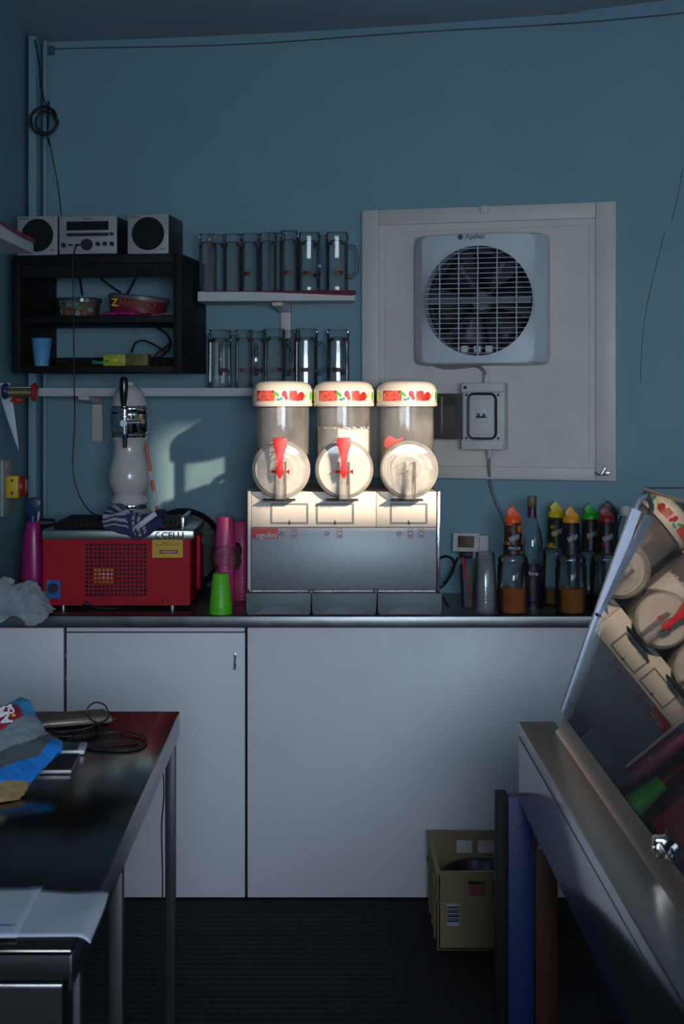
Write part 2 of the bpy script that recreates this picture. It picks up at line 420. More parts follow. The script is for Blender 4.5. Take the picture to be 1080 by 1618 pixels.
def circ(r, y): return [Vector((r*math.cos(2*PI*i/N), y, czc+r*math.sin(2*PI*i/N))) for i in range(N)]
def sqr(w_, h_, y): return [Vector((sq(i, w_, h_, 0)[0], y, sq(i, w_, h_, 0)[1])) for i in range(N)]
def bow(ring): return [Vector((p.x, p.y+.022*((p.x-cu)/hw)**2, p.z)) for p in ring]
b.ring_loft([circ(R-.002, -.06), circ(R, -.128), bow(sqr(hw*.55+R*.45, hh*.55+R*.45, -.132)), bow(sqr(hw-.006, hh-.004, -.132)), bow(sqr(hw, hh, -.128)), sqr(bw*.98, hh+.004, -.06), sqr(bw, hh+.006, -.012)], False, False)
obj('housing', b, M_fan, t, local=True, smooth=28)
b = B(); ns = 22
for k in range(ns):
    z = -R+2*R*(k+.5)/ns; h = math.sqrt(R*R-z*z)
    b.box(-h, h, -.127, -.118, czc+z-.0009, czc+z+.0009)
obj('grille', b, M_fan, t, local=True, smooth=0)
b = B()
for k in range(-2, 3):
    x = k*.066; h = math.sqrt(R*R-x*x); b.box(x-.0012, x+.0012, -.129, -.112, czc-h, czc+h)
obj('grille_rod', b, M_fan, t, local=True, smooth=0)
b = B(); b.box(-R, R, -.075, -.055, czc-.008, czc+.018, .004); b.cyl((0, -.058, czc), (0, -.03, czc), .03, seg=24); obj('motor_bracket', b, mat('fan_grey', (.13, .15, .16), .5, var=.1), t, local=True)
b = B()
for k in range(6):
    a = k*PI/3+.3; ca, sa = math.cos(a), math.sin(a)
    def bl(u, v, ca=ca, sa=sa):
        r = .04+u*.125; wd = (.02+.05*u)*(v-.5)*2
        return Vector((ca*r-sa*wd, -.045+.03*(v-.5), czc+sa*r+ca*wd))
    b.grid(bl, 4, 3)
obj('fan_blades', b, M_black, t, local=True, solid=.002)
b = B(); b.lathe([(0, -.015), (R, -.015), (R, -.06)], (0, 0, czc), 48, 'Y'); obj('backing', b, M_black, t, local=True)
b = B()
for x in (-.05, -.005, .035): b.box(x-.014, x+.010, -.10, -.06, czc-R+.012, czc-R+.035, .003)
obj('lower_louvre', b, M_fan, t, local=True)
lu, lz = hl(742, 374, .13)
text('brand_lettering', 'Xpelair', .024, (lu-fc_u+.018, -.1335, lz-fzb), M_text, t, local=True)
b = B()
for k in range(3):
    a = k*PI/3; b.tube([(lu-fc_u-.032-.007*math.cos(a), -.1335, lz-fzb-.007*math.sin(a)), (lu-fc_u-.032+.007*math.cos(a), -.1335, lz-fzb+.007*math.sin(a))], .0016, 6)
b.tube([(lu-fc_u-.032+.0085*math.cos(2*PI*k/20), -.1335, lz-fzb+.0085*math.sin(2*PI*k/20)) for k in range(20)], .001, 5, True)
obj('brand_emblem', b, M_text, t, local=True)

# breaker box
u0, zt = hl(728, 605, .10); u1, zb = hl(796, 711, .10)
t = thing('breaker_box', 'grey breaker box with its clear cover swung open, below the extractor fan', 'breaker box', (HL.x+hd.x*(u0+u1)/2, HL.y+hd.y*(u0+u1)/2, zb), HA)
W2 = (u1-u0)/2; H = zt-zb
mbx = mat('grey_box_plastic', (.60, .60, .57), .5, var=.05); mdk = mat('box_recess', (.30, .32, .31), .5, var=.05)
obj('body', B().box(-W2, W2, -.085, -.012, 0, H, .004), mbx, t, local=True)
b = B(); b.box(-W2, W2-.004, -.10, -.084, 0, H*.135, .003); obj('bottom_cover', b, mbx, t, local=True)
b = B(); b.box(-W2, W2-.004, -.10, -.084, H*.86, H, .003); obj('top_cover', b, mbx, t, local=True)
def rrect(x0, x1, z0, z1, r, n=6):
    o = []
    for cx_, cz_, a0 in ((x1-r, z1-r, 0), (x0+r, z1-r, PI/2), (x0+r, z0+r, PI), (x1-r, z0+r, 1.5*PI)):
        o += [(cx_+r*math.cos(a0+PI/2*k/n), cz_+r*math.sin(a0+PI/2*k/n)) for k in range(n+1)]
    return o
gx0, gx1, gz0, gz1 = -W2+.022, W2-.030, H*.165, H*.835
b = B(); b.tube([(x, -.088, z) for x, z in rrect(gx0, gx1, gz0, gz1, .02)], .0045, 8, True); obj('gasket', b, M_black, t, local=True)
obj('mask_plate', B().box(gx0+.008, gx1-.008, -.090, -.084, gz0+.014, gz1-.014, .002), mbx, t, local=True)
ms = (gx0+gx1)/2; zm = (gz0+gz1)/2+.004
b = B(); b.box(ms-.019, ms+.019, -.100, -.088, zm-.026, zm+.026, .002); sw = obj('switch', b, M_fan, t, local=True)
b = B(); b.box(ms-.017, ms+.017, -.104, -.098, zm-.010, zm-.003, .001); b.box(ms-.013, ms-.006, -.108, -.098, zm-.006, zm+.006, .001); b.box(ms+.006, ms+.013, -.108, -.098, zm-.006, zm+.006, .001); obj('toggle', b, M_black, sw, local=True)
for sx_, sz_ in ((-W2+.016, H*.82), (W2-.022, H*.82), (-W2+.016, H*.17), (W2-.022, H*.17)):
    obj('screw', B().cyl((sx_, -.090, sz_), (sx_, -.083, sz_), .004, seg=12), M_text, t, local=True)
obj('screw', B().cyl((-W2+.014, -.102, H*.93), (-W2+.014, -.098, H*.93), .006, seg=14), M_text, t, local=True)
for sz_ in (H*.7, H*.33): obj('clip', B().cyl((W2-.01, -.088, sz_), (W2-.01, -.08, sz_), .005, seg=12), mbx, t, local=True)
cw = .092
cv = obj('hinged_cover', B().holed(-W2-cw, -W2+.004, H*.155, H*.84, -W2-cw+.022, -W2-.022, H*.155+.012, H*.84-.012, -.098, -.072), mat('smoked_cover', (.045, .048, .045), .3, var=.1), t, local=True, label='smoky clear cover swung open to the left')
b = B(); b.box(-W2-cw+.022, -W2-.022, -.084, -.080, H*.155+.012, H*.84-.012); obj('cover_window', b, glass('smoked_glass', (.55, .53, .48), 1.5, .1, .25, (.35, .33, .28)), cv, local=True)
# cables on the hatch and wall
def cable(name, pts, r, m, label, n=8, cat='cable', group=None):
    b = B(); b.tube(spline(pts, n), r, 8); p0 = Vector(pts[0])
    return single(name, b, m, label, cat, pts[0], group)
cable('cable', [hp(680, 574, .02), hp(700, 581, .02), hp(730, 580, .022), hp(750, 578, .03), hp(763, 584, .04), hp(767, 596, .05), hp(768, 606, .05)], .0055, M_gcable, 'grey cable running from under the extractor fan into the breaker box')
cable('cable', [hp(773, 711, .05), hp(773, 722, .05), hp(772, 740, .045), onwall(776, 770, .02), onwall(784, 795, .012), onwall(795, 818, .012), onwall(803, 850, .012), onwall(806, 880, .012)], .0055, M_gcable, 'grey cable hanging from the breaker box down behind the peach syrup')
for px, py0, py1 in ((768, 606, 592), (773, 710, 724)):
    p = hp(px, py0, .05); q = hp(px, py1, .05)
    b = B(); b.cyl(p, q, .012, .009, 12); o = obj('cable_gland', b, mbx, t)

# ------------------------------------------------------------------ slush machine
MX0, MX1, MY0, MY1 = -.2475, .374, 4.60, 4.975
def mz(y, D=4.6): return EYE-(y-CY)/F*D
def mx(x, D=4.6): return (x-CX)/F*D
M_mach = mat('machine_white', (.70, .66, .60), .45, var=.03)
t = thing('slush_machine', 'three-bowl slush machine standing in sunlight on the steel worktop', 'slush machine', (.063, 4.6, ZT))
zt, zs, zb = mz(777), mz(833), mz(932)
obj('body', B().box(MX0+.012, MX1-.012, MY0+.012, MY1, .915, zt-.004), mat('machine_dark', (.2, .2, .2), .5, var=.1), t)
obj('side_panel', B().box(MX0, MX0+.011, MY0-.004, MY1, .95, zt+.002, .002), M_mach, t)
obj('side_panel', B().box(MX1-.011, MX1, MY0-.004, MY1, .95, zt+.002, .002), M_steel, t)
xm = mx(594)
fp = obj('upper_fascia', B().box(MX0+.012, xm-.0007, MY0, MY0+.02, zs, zt, .002).box(xm+.0007, MX1-.012, MY0, MY0+.02, zs, zt, .002), M_mach, t)
obj('front_panel', B().box(MX0+.012, MX1-.012, MY0-.003, MY0+.02, zb, zs-.001, .002), mat('machine_brushed_steel', (.33, .35, .36), .5, .7, var=.07, scale=60, rvar=.06), t)
obj('lower_strip', B().box(MX0+.016, MX1-.016, MY0+.008, MY0+.02, .955, zb-.003), M_steel, t)
obj('top_plate', B().box(MX0+.012, MX1-.012, MY0+.02, MY1, zt-.004, zt), M_mach, t)
mgrey = mat('machine_grey_print', (.20, .20, .19), .5, var=.05)
for x0, x1 in ((427, 487), (499, 559), (616, 675)):
    a0, a1, c0, c1 = mx(x0), mx(x1), mz(828), mz(795)
    b = B(); b.holed(a0, a1, c0, c1, a0+.006, a1-.006, c0+.006, c1-.006, MY0-.0022, MY0+.001)
    w_ = obj('label_window', b, mgrey, t)
    xc = (a0+a1)/2; b = B(); b.prism([(xc-.004, c0-.001), (xc+.004, c0-.001), (xc, c0+.014)], MY0-.004, MY0-.001); obj('pointer', b, M_text, w_)
tagp = obj('brand_plate', B().box(mx(397), mx(439), MY0-.005, MY0-.002, mz(851), mz(834.5)), mat('brand_red', (.50, .01, .02), .4, var=.05), t)
text('brand_lettering', 'ugolini', .026, (mx(421), MY0-.0058, mz(845.5)), mat('brand_silver', (.55, .5, .48), .4, var=.05), tagp, bold=.0006)
mic = mat('icon_red', (.35, .02, .025), .5, var=.05)
for ix in (444, 516, 630):
    c = (mx(ix), MY0-.0045, mz(843)); b = B()
    b.tube([(c[0]+.0075*math.cos(2*PI*k/20), c[1], c[2]+.0075*math.sin(2*PI*k/20)) for k in range(20)], .0008, 5, True)
    b.tube([(c[0]-.004, c[1], c[2]-.004), (c[0]+.004, c[1], c[2]+.004)], .001, 5); b.tube([(c[0]+.002, c[1], c[2]+.004), (c[0]+.005, c[1], c[2]-.001)], .001, 5)
    obj('control_icon', b, mic, t)
for ix in (464, 536, 648, 665):
    a0, a1, c0, c1 = mx(ix-4), mx(ix+4), mz(850.5), mz(834.8); b = B()
    b.holed(a0, a1, c0, c1, a0+.0012, a1-.0012, c0+.0012, c1-.0012, MY0-.0048, MY0-.0035)
    b.box(a0+.004, a1-.004, MY0-.0048, MY0-.0035, c0+.006, c0+.010); b.prism([((a0+a1)/2-.004, c1-.011), ((a0+a1)/2+.004, c1-.011), ((a0+a1)/2, c1-.005)], MY0-.0048, MY0-.0035)
    obj('control_icon', b, mic, t)
mtray = mat('grey_tray_plastic', (.15, .18, .18), .5, var=.06)
for x0, x1 in ((388.5, 491), (492.5, 594.5), (596, 698)):
    D = 4.50; a0, a1 = (x0-CX)/F*D, (x1-CX)/F*D; h = .068; zz = ZT+.001
    xc = (a0+a1)/2; b = B()
    rim = [(a0, zz+h), (a1, zz+h), (a1-.001, zz+.012), (a1-.012, zz), (a0+.012, zz), (a0+.001, zz+.012)]
    b.prism(rim, D, D+.008, .0015)
    b.box(a0+.002, a0+.006, D+.004, D+.098, zz, zz+h); b.box(a1-.006, a1-.002, D+.004, D+.098, zz, zz+h); b.box(a0+.002, a1-.002, D+.004, D+.098, zz, zz+.004)
    tr = obj('drip_tray', b, mtray, t)
    b = B()
    arch = [(xc-.072, zz+.001)]+[(xc+.072*math.cos(PI-PI*k/16), zz+.001+.030*math.sin(PI*k/16)) for k in range(1, 16)]+[(xc+.072, zz+.001)]
    b.prism(arch, D-.006, D+.002, .002); obj('arched_relief', b, mtray, tr)
    obj('drip_grid', B().box(a0+.006, a1-.006, D+.010, D+.096, zz+h-.014, zz+h-.009), M_text, tr)

# bowls
ZC = 1.358; RB = .0886; TOPZ = 1.562
def plan(wd, yf, yb, front):
    """plan outline: elliptical front, straight sides, rounded back corners"""
    o = []
    for k in range(17):
        a = PI+PI*k/16; o.append((wd*math.cos(a), yf+front+front*math.sin(a)))
    o += [(wd, yb-.03), (wd*.93, yb-.008), (wd*.8, yb)] + [(-wd*.8, yb), (-wd*.93, yb-.008), (-wd, yb-.03)]
    return o
def bowl_shell(xc, s, ztop, wob=0.):
    rings = []
    lv = [ZC-RB*s*math.cos(PI/2*k/10) for k in range(1, 11)]+[ZC+(ztop-ZC)*k/5 for k in range(1, 6)]
    for z in lv:
        wd = (math.sqrt(max(1e-6, (RB*s)**2-(min(z, ZC)-ZC)**2)))*(.985 if z > ZC else 1)
        rings.append([Vector((xc+x, y, z)) for x, y in plan(wd, 4.60+(1-s)*.1, 4.955-(1-s)*.1, .075*min(1, wd/.08))])
    return rings
M_lid = mat('lid_cream', (.66, .63, .57), .4, var=.04)
M_band = mat('label_paper', (.75, .73, .70), .4, var=.03)
M_slush = mat('white_slush', (.84, .82, .78), .85, var=.05, scale=60, bump=.5, bscale=150)
M_strawb = mat('strawberry_print', (.42, .012, .015), .4, var=.35, scale=60)
M_strawl = mat('light_strawberry_print', (.86, .13, .09), .4, var=.4, scale=90)
M_green = mat('leaf_print', (.12, .42, .05), .4, var=.3, scale=60)
M_ypr = mat('yellow_print', (.80, .60, .05), .4, var=.2, scale=60)
M_teal = mat('teal_print', (.05, .30, .28), .4, var=.2)
M_aug = mat('auger_white', (.72, .70, .66), .4, var=.03)
def wrapped(b, xc, u, z, wd=.0975, yf=4.59, front=.085, off=.001):
    """point on the curved lid skirt: u along the front half, -1..1"""
    a = 1.5*PI+u*PI/2*.98
    return Vector((xc+(wd+off)*math.cos(a), yf+front+(front+off)*math.sin(a), z))
def patch(xc, u0, u1, z0, z1, off=.0012, n=10):
    b = B(); b.grid(lambda u, v: wrapped(b, xc, u0+(u1-u0)*u, z0+(z1-z0)*v, off=off), n, 2); return b
def blob(xc, uc, zc, ru, rz, off, drop=0.):
    b = B(); c = b.bm.verts.new(wrapped(b, xc, uc, zc, off=off)); n = 14
    vs = [b.bm.verts.new(wrapped(b, xc, uc+ru*math.sin(2*PI*k/n), zc+rz*math.cos(2*PI*k/n)*(1+drop*(math.cos(2*PI*k/n) < 0)), off=off)) for k in range(n)]
    for k in range(n): b.f((c, vs[k], vs[(k+1) % n]))
    return b
def make_bowl(xc, lever, filled):
    sh = obj('bowl', B() if False else (lambda b: (b.ring_loft(bowl_shell(xc, 1., TOPZ), True, False), b)[1])(B()), G_bowl, t, smooth=40)
    # round front drum with its raised rim
    dc = (xc, 0, ZC)
    obj('front_drum', B().lathe([(RB*1.0, 4.66), (RB, 4.565), (RB+.004, 4.56), (RB+.004, 4.548), (RB-.001, 4.542), (RB-.008, 4.535), (0, 4.533)], dc, 64, 'Y'), G_disc, sh)
    obj('drum_rim', B().tube([(xc+(RB+.003)*math.cos(2*PI*k/64), 4.553, ZC+(RB+.003)*math.sin(2*PI*k/64)) for k in range(64)], .0022, 6, True), glass('rim_plastic', (.75, .75, .73), 1.4, .05, .2, (.7, .68, .65)), sh)
    if filled:
        top = 1.484
        b = B(); R_ = bowl_shell(xc, .972, top); b.ring_loft(R_, True, False)
        cen = b.bm.verts.new((xc, 4.78, top+.004)); last = [v for v in b.bm.verts if abs(v.co.z-top) < 1e-5]
        bmesh.ops.holes_fill(b.bm, edges=[e for e in b.bm.edges if e.is_boundary])
        for v in b.bm.verts:
            if abs(v.co.z-top) < 1e-4: v.co.z += .006*noise.noise(v.co*45)
        b.bm.verts.remove(cen)
        obj('slush', b, M_slush, sh)
        obj('slush_front', B().lathe([(0, 4.70), (RB*.955, 4.69), (RB*.955, 4.552), (RB*.92, 4.545), (0, 4.543)], dc, 48, 'Y'), M_slush, sh)
        b = B()
        for k in range(60):
            a = random.uniform(-.85, .85)
            p = wrapped(b, xc, a, top+random.uniform(-.003, .007), wd=.084, yf=4.603, front=.073, off=0)
            bmesh.ops.create_icosphere(b.bm, subdivisions=1, radius=random.uniform(.0015, .004), matrix=Matrix.Translation(p))
        o = obj('froth', b, M_slush, sh)
    else:
        b = B(); b.lathe([(0, 4.60), (.030, 4.598), (.048, 4.604), (.052, 4.612), (.052, 4.95)], dc, 40, 'Y'); obj('cooling_cylinder', b, M_aug, sh)
        obj('drum_plate', B().lathe([(.050, 4.592), (RB*.96, 4.588), (RB*.96, 4.592), (.050, 4.596)], dc, 48, 'Y'), M_aug, sh)
        b = B(); tn = 3.2; n = 150
        def hx(u, v): a = u*tn*2*PI; r = .056+v*.024; return Vector((xc+r*math.cos(a), 4.575+.35*u, ZC+r*math.sin(a)))
        b.grid(hx, n, 1); obj('auger', b, M_aug, sh, solid=.004)
        b = B()
        for r in (.055, .063, .040): b.tube([(xc+r*math.cos(2*PI*k/48), 4.565, ZC+r*math.sin(2*PI*k/48)) for k in range(48)], .0016, 6, True)
        b.lathe([(.038, 4.568), (.055, 4.572), (.0555, 4.58)], dc, 40, 'Y'); obj('auger_ring', b, M_aug, sh)
    # lid
    rings = []
    for wd, z in ((.0985, TOPZ-.003), (.0995, TOPZ), (.0995, TOPZ+.007), (.0975, TOPZ+.009), (.0968, TOPZ+.052), (.092, TOPZ+.064), (.082, TOPZ+.073), (.06, TOPZ+.078), (.03, TOPZ+.079)):
        rings.append([Vector((xc+x, y, z)) for x, y in plan(wd, 4.59+(.0975-wd)*.9, 4.965-(.0975-wd)*.8, .085*min(1., wd/.0975))])
    lid = obj('lid', (lambda b: (b.ring_loft(rings, True, True), b)[1])(B()), M_lid, t)
    lz0, lz1 = TOPZ+.013, TOPZ+.050
    zc_ = (lz0+lz1)/2; J = patch(xc, -.99, .99, lz0, lz1, .0012, 24)
    Jx = [(1, patch(xc, -.62, -.15, lz0+.002, lz1-.002, .0015)), (5, patch(xc, .16, .34, lz0+.002, lz1-.002, .0015))]
    def addto(mi, src):
        for f in src.bm.faces: f.material_index = mi
        me = bpy.data.meshes.new('tmp'); src.bm.to_mesh(me); J.bm.from_mesh(me); bpy.data.meshes.remove(me); src.bm.free()
    for mi, pb in Jx: addto(mi, pb)
    for uc, dz, ru, rz in ((-.54, -.003, .075, .015), (-.46, .005, .08, .013), (-.34, .002, .11, .016), (-.22, -.004, .10, .014), (-.42, -.008, .10, .010), (-.30, .010, .12, .008), (.27, .001, .12, .017), (.45, -.001, .11, .016), (.36, -.008, .12, .010), (.06, .006, .07, .012), (.10, -.006, .05, .009)):
        addto(5 if uc < -.15 else 1, blob(xc, uc, zc_+dz, ru*.8, rz*.86, .0018+.0002*abs(uc), .1))
    for uc, dz, ru, rz in ((-.14, .007, .05, .006), (-.08, .002, .03, .006), (.55, -.002, .03, .006), (.80, -.001, .07, .016)): addto(2, blob(xc, uc, zc_+dz, ru, rz, .0024))
    addto(3, blob(xc, -.82, zc_-.002, .08, .015, .0024)); addto(3, blob(xc, .62, zc_+.007, .03, .005, .0024))
    addto(4, blob(xc, -.06, zc_-.012, .05, .004, .0026)); addto(4, blob(xc, .0, zc_-.009, .03, .005, .0026))
    obj('fruit_label', J, [M_band, M_strawb, M_green, M_ypr, M_teal, M_strawl], lid, label='printed fruit label wrapped around the lid')
    # tap
    tp = obj('tap', B().box(xc-.018, xc-.013, 4.492, 4.54, ZC-.092, ZC+.026, .001).box(xc+.013, xc+.018, 4.492, 4.54, ZC-.092, ZC+.026, .001).box(xc-.013, xc+.013, 4.497, 4.50, ZC-.092, ZC-.045).cyl((xc, 4.515, ZC-.09), (xc, 4.515, ZC+.0), .009, seg=16), glass('tap_plastic', (.99, .99, .99), 1.14, .04, .14, (.97, .95, .92)), t)
    obj('tap_seal', B().box(xc-.058, xc+.045, 4.535, 4.60, ZC-RB-.012, ZC-RB-.008, .001), M_text, sh)
    b = B(); b.cyl((xc-.026, 4.51, ZC-.005), (xc-.011, 4.51, ZC-.005), .0035, seg=12); b.cyl((xc+.011, 4.51, ZC-.005), (xc+.022, 4.51, ZC-.005), .0035, seg=12)
    if lever:
        b.cyl((xc-.033, 4.51, ZC-.005), (xc-.022, 4.51, ZC-.005), .003, .0045, 12)
        b.cyl((xc+.022, 4.51, ZC-.005), (xc+.027, 4.51, ZC-.005), .004, .009, 14)
        obj('lever_pin', b, M_redplastic, tp)
        ol = [(-.022, .100), (-.018, .103), (.018, .103), (.022, .100), (.021, .080), (.013, .052), (.0075, .030), (.0075, .020), (.0105, .008), (.0105, -.010), (.004, -.022), (0, -.026), (-.004, -.022), (-.0105, -.010), (-.0105, .008), (-.0075, .020), (-.0075, .030), (-.013, .052), (-.021, .080)]
        b = B(); b.prism([(xc-.002+x, ZC+z) for x, z in ol], 4.478, 4.490, .002); obj('lever', b, M_redplastic, tp, label='red tap lever')
    else:
        obj('lever_pin', b, glass('tap_plastic'), tp)
bowl_x = [(444-CX)/F*4.553, (543.5-CX)/F*4.553, (646-CX)/F*4.553]
for xc, lv, fl in zip(bowl_x, (1, 1, 0), (0, 1, 0)): make_bowl(xc, lv, fl)
# the loose lever lies inside the right bowl
b = B(); xc = bowl_x[2]
b.prism([(xc-.070, 1.448), (xc-.055, 1.462), (xc-.042, 1.455), (xc-.032, 1.446), (xc-.018, 1.452), (xc-.006, 1.458), (xc-.010, 1.444), (xc-.030, 1.436), (xc-.045, 1.425), (xc-.066, 1.418), (xc-.074, 1.430)], 4.74, 4.752, .002)
b.box(xc-.03, xc-.02, 4.744, 4.750, 1.40, 1.44)
single('tap_lever', b, M_redplastic, 'loose red tap lever lying inside the right slush bowl', 'tap lever', (xc, 4.745, 1.40))

# ------------------------------------------------------------------ red beer cooler
CX0, CX1, CY0, CY1 = -.908, -.4335, 4.60, 4.98
t = thing('beer_cooler', 'red metal beer cooler with a square-hole grille, standing on the worktop', 'cooler', ((CX0+CX1)/2, 4.79, ZT))
cz0, cz1 = .916, 1.130
g0, g1, h0, h1 = (134-CX)/489, (232.5-CX)/489, EYE-(943-CY)/489, EYE-(858-CY)/489
b = B(); b.holed(CX0, CX1, cz0, cz1, g0, g1, h0, h1, CY0, CY0+.004)
b.box(CX0, CX0+.004, CY0+.004, CY1, cz0, cz1); b.box(CX1-.004, CX1, CY0+.004, CY1, cz0, cz1); b.box(CX0+.004, CX1-.004, CY0+.004, CY1, cz0, cz0+.004)
obj('housing', b, M_red, t)
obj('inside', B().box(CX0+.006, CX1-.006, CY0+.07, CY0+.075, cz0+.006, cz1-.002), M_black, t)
b = B(); nx, nz = 15, 13; bx = .0042
for i in range(nx+1): x = g0+(g1-g0)*i/nx; b.box(x-bx/2, x+bx/2, CY0+.001, CY0+.0035, h0, h1)
for j in range(nz+1): z = h0+(h1-h0)*j/nz; b.box(g0, g1, CY0+.0012, CY0+.0033, z-bx/2, z+bx/2)
obj('grille', b, M_red, t, smooth=0)
obj('fan_label', B().box((145-CX)/485, (178-CX)/485, CY0+.05, CY0+.056, EYE-(922-CY)/485, EYE-(897-CY)/485, .002), M_yellow, t)
obj('fan_sticker', B().box((158-CX)/485, (176-CX)/485, CY0+.046, CY0+.05, EYE-(914-CY)/485, EYE-(906-CY)/485), M_wtext, t)
obj('lid', B().box(CX0-.002, CX1+.012, CY0-.006, CY1+.02, cz1, 1.158, .002), mat('cooler_lid_steel', (.40, .42, .40), .33, 1., var=.08, scale=20), t)
text('brand_lettering', 'CELLI', .024, (-.4335-.055, CY0-.0068, 1.1435), M_text, t, sx=1.25, bold=.0008)
b = B(); b.tube([(-.535+.008*math.cos(a), CY0-.0068, 1.1435+.008*math.sin(a)) for a in [math.radians(60+240*k/14) for k in range(15)]], .0018, 6); obj('brand_emblem', b, M_text, t)
st = obj('sticker', B().box((240.5-CX)/489, (289-CX)/489, CY0-.0012, CY0-.0002, EYE-(881-CY)/489, EYE-(852.5-CY)/489), mat('sticker_yellow', (.72, .42, .02), .5, var=.05), t, label='yellow owner sticker')
sxm = (265-CX)/489
text('sticker_lettering', 'Eigentum der\nBrauerei Schützengarten AG', .0066, (sxm, CY0-.0016, EYE-(859-CY)/489), M_text, st)
obj('sticker_badge', B().box((252-CX)/489, (281-CX)/489, CY0-.002, CY0-.001, EYE-(874.5-CY)/489, EYE-(869-CY)/489), mat('badge_red', (.35, .02, .03), .5, var=.05), st)
text('badge_lettering', 'Schützengarten', .0075, ((266.5-CX)/489, CY0-.0026, EYE-(871.7-CY)/489), M_wtext, st)
pb = obj('thermostat_plate', B().box((73.5-CX)/489, (95.5-CX)/489, CY0-.002, CY0, EYE-(945-CY)/489, EYE-(916.5-CY)/489), mat('blue_plate', (.02, .13, .42), .45, var=.1), t, label='blue thermostat plate')
obj('thermostat_knob', B().cyl(((84-CX)/489, CY0-.016, EYE-(929-CY)/489), ((84-CX)/489, CY0-.001, EYE-(929-CY)/489), .014, .016, 24), M_black, pb)
b = B(); c_ = ((84-CX)/489, CY0-.0025, EYE-(929-CY)/489)
b.tube([(c_[0]+.019*math.cos(a), c_[1], c_[2]+.019*math.sin(a)) for a in [math.radians(200+140*k/14) for k in range(15)]], .0009, 5); obj('thermostat_scale', b, M_text, pb)
for px in (111, 257): obj('screw', B().cyl(((px-CX)/489, CY0-.002, EYE-(951-CY)/489), ((px-CX)/489, CY0+.001, EYE-(951-CY)/489), .003, seg=10), M_chrome, t)
for x in (CX0+.06, CX1-.06):
    for y in (CY0+.03, CY1-.05): obj('foot', B().cyl((x, y, ZT), (x, y, cz0+.002), .009, seg=12), M_steel2, t)
b = B()
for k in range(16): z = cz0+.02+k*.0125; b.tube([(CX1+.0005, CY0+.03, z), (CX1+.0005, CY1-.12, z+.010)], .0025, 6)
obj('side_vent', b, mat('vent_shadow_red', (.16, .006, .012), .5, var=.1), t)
obj('side_flap', B().box(CX1+.004, CX1+.018, CY0+.17, CY0+.30, cz0+.03, cz1-.005, .004), M_red, t)
b = B(); b.tube(spline([((140-CX)/489, CY0-.004, .921), ((150-CX)/489, CY0-.01, .912), ((165-CX)/489, CY0-.012, .908), ((185-CX)/489, CY0-.005, .907), ((200-CX)/489, CY0+.05, .906)], 6), .0035, 8); b.cyl(((133-CX)/489, CY0-.006, .925), ((141-CX)/489, CY0-.006, .920), .008, .006, 12); obj('drain_hose', b, M_black, t)
# tray on the lid
t = thing('drip_tray', 'flat black slotted drip tray on top of the red cooler, under the tap tower', 'tray', (-.68, 4.78, 1.158))
b = B(); b.box(-.885, -.475, 4.66, 4.97, 1.1585, 1.176, .003); obj('tray_base', b, M_blackw, t)
b = B()
for k in range(26): x = -.875+k*.0157; b.box(x-.003, x+.003, 4.668, 4.962, 1.176, 1.1795)
obj('slotted_top', b, M_text, t, smooth=0)
obj('end_box', B().box(-.4745, -.462, 4.70, 4.96, 1.1585, 1.192, .002), M_steel, t)

# ------------------------------------------------------------------ beer tower
TX, TY = (204-CX)/F*4.85, 4.85; s_ = F/4.85
def tz(c): return EYE-((c/6.742+590)-CY)/s_
def tr(h): return h/6.742/s_
t = thing('beer_tower', 'white ceramic beer tap tower with a chrome collar, standing on the red cooler', 'beer tower', (TX, TY, 1.18))
obj('base', B().lathe([(0, 1.1800), (.085, 1.1800), (.082, 1.190), (.072, tz(1440)), (tr(192), tz(1432)), (0, tz(1432))], (TX, TY, 0), 40), mat('base_grey', (.35, .35, .34), .35, var=.1), t)
obj('lower_ring', B().lathe([(0, tz(1433)), (tr(190), tz(1432)), (tr(194), tz(1412)), (tr(190), tz(1390)), (0, tz(1389))], (TX, TY, 0), 40), M_chrome, t)
prof = [(tr(186), tz(1389)), (tr(196), tz(1372)), (tr(190), tz(1345)), (tr(165), tz(1305)), (tr(158), tz(1290)), (tr(168), tz(1270)), (tr(198), tz(1220)), (tr(216), tz(1160)), (tr(220), tz(1110)), (tr(212), tz(1040)), (tr(196), tz(960)), (tr(175), tz(880)), (tr(161), tz(800)), (tr(163), tz(750)), (tr(180), tz(710)), (tr(196), tz(690)), (tr(194), tz(680)), (0, tz(679))]
obj('lower_body', B().lathe([(0, tz(1389))]+prof, (TX, TY, 0), 48), M_ceramic, t, label='white ceramic baluster')
obj('collar', B().lathe([(0, tz(681)), (tr(192), tz(680)), (tr(200), tz(660)), (tr(192), tz(640)), (tr(209), tz(615)), (tr(210), tz(430)), (tr(196), tz(410)), (tr(205), tz(385)), (tr(205), tz(360)), (tr(196), tz(345)), (0, tz(344))], (TX, TY, 0), 48), M_chrome, t, label='chrome collar')
obj('upper_body', B().lathe([(0, tz(346)), (tr(196), tz(345)), (tr(192), tz(325)), (tr(180), tz(300)), (tr(160), tz(230)), (tr(135), tz(180)), (tr(95), tz(142)), (tr(55), tz(130)), (tr(48), tz(110)), (tr(48), tz(95)), (tr(35), tz(86)), (0, tz(84))], (TX, TY, 0), 48), M_ceramic, t, label='white ceramic dome')
tx, ty = (196.8-CX)/F*4.76, 4.755
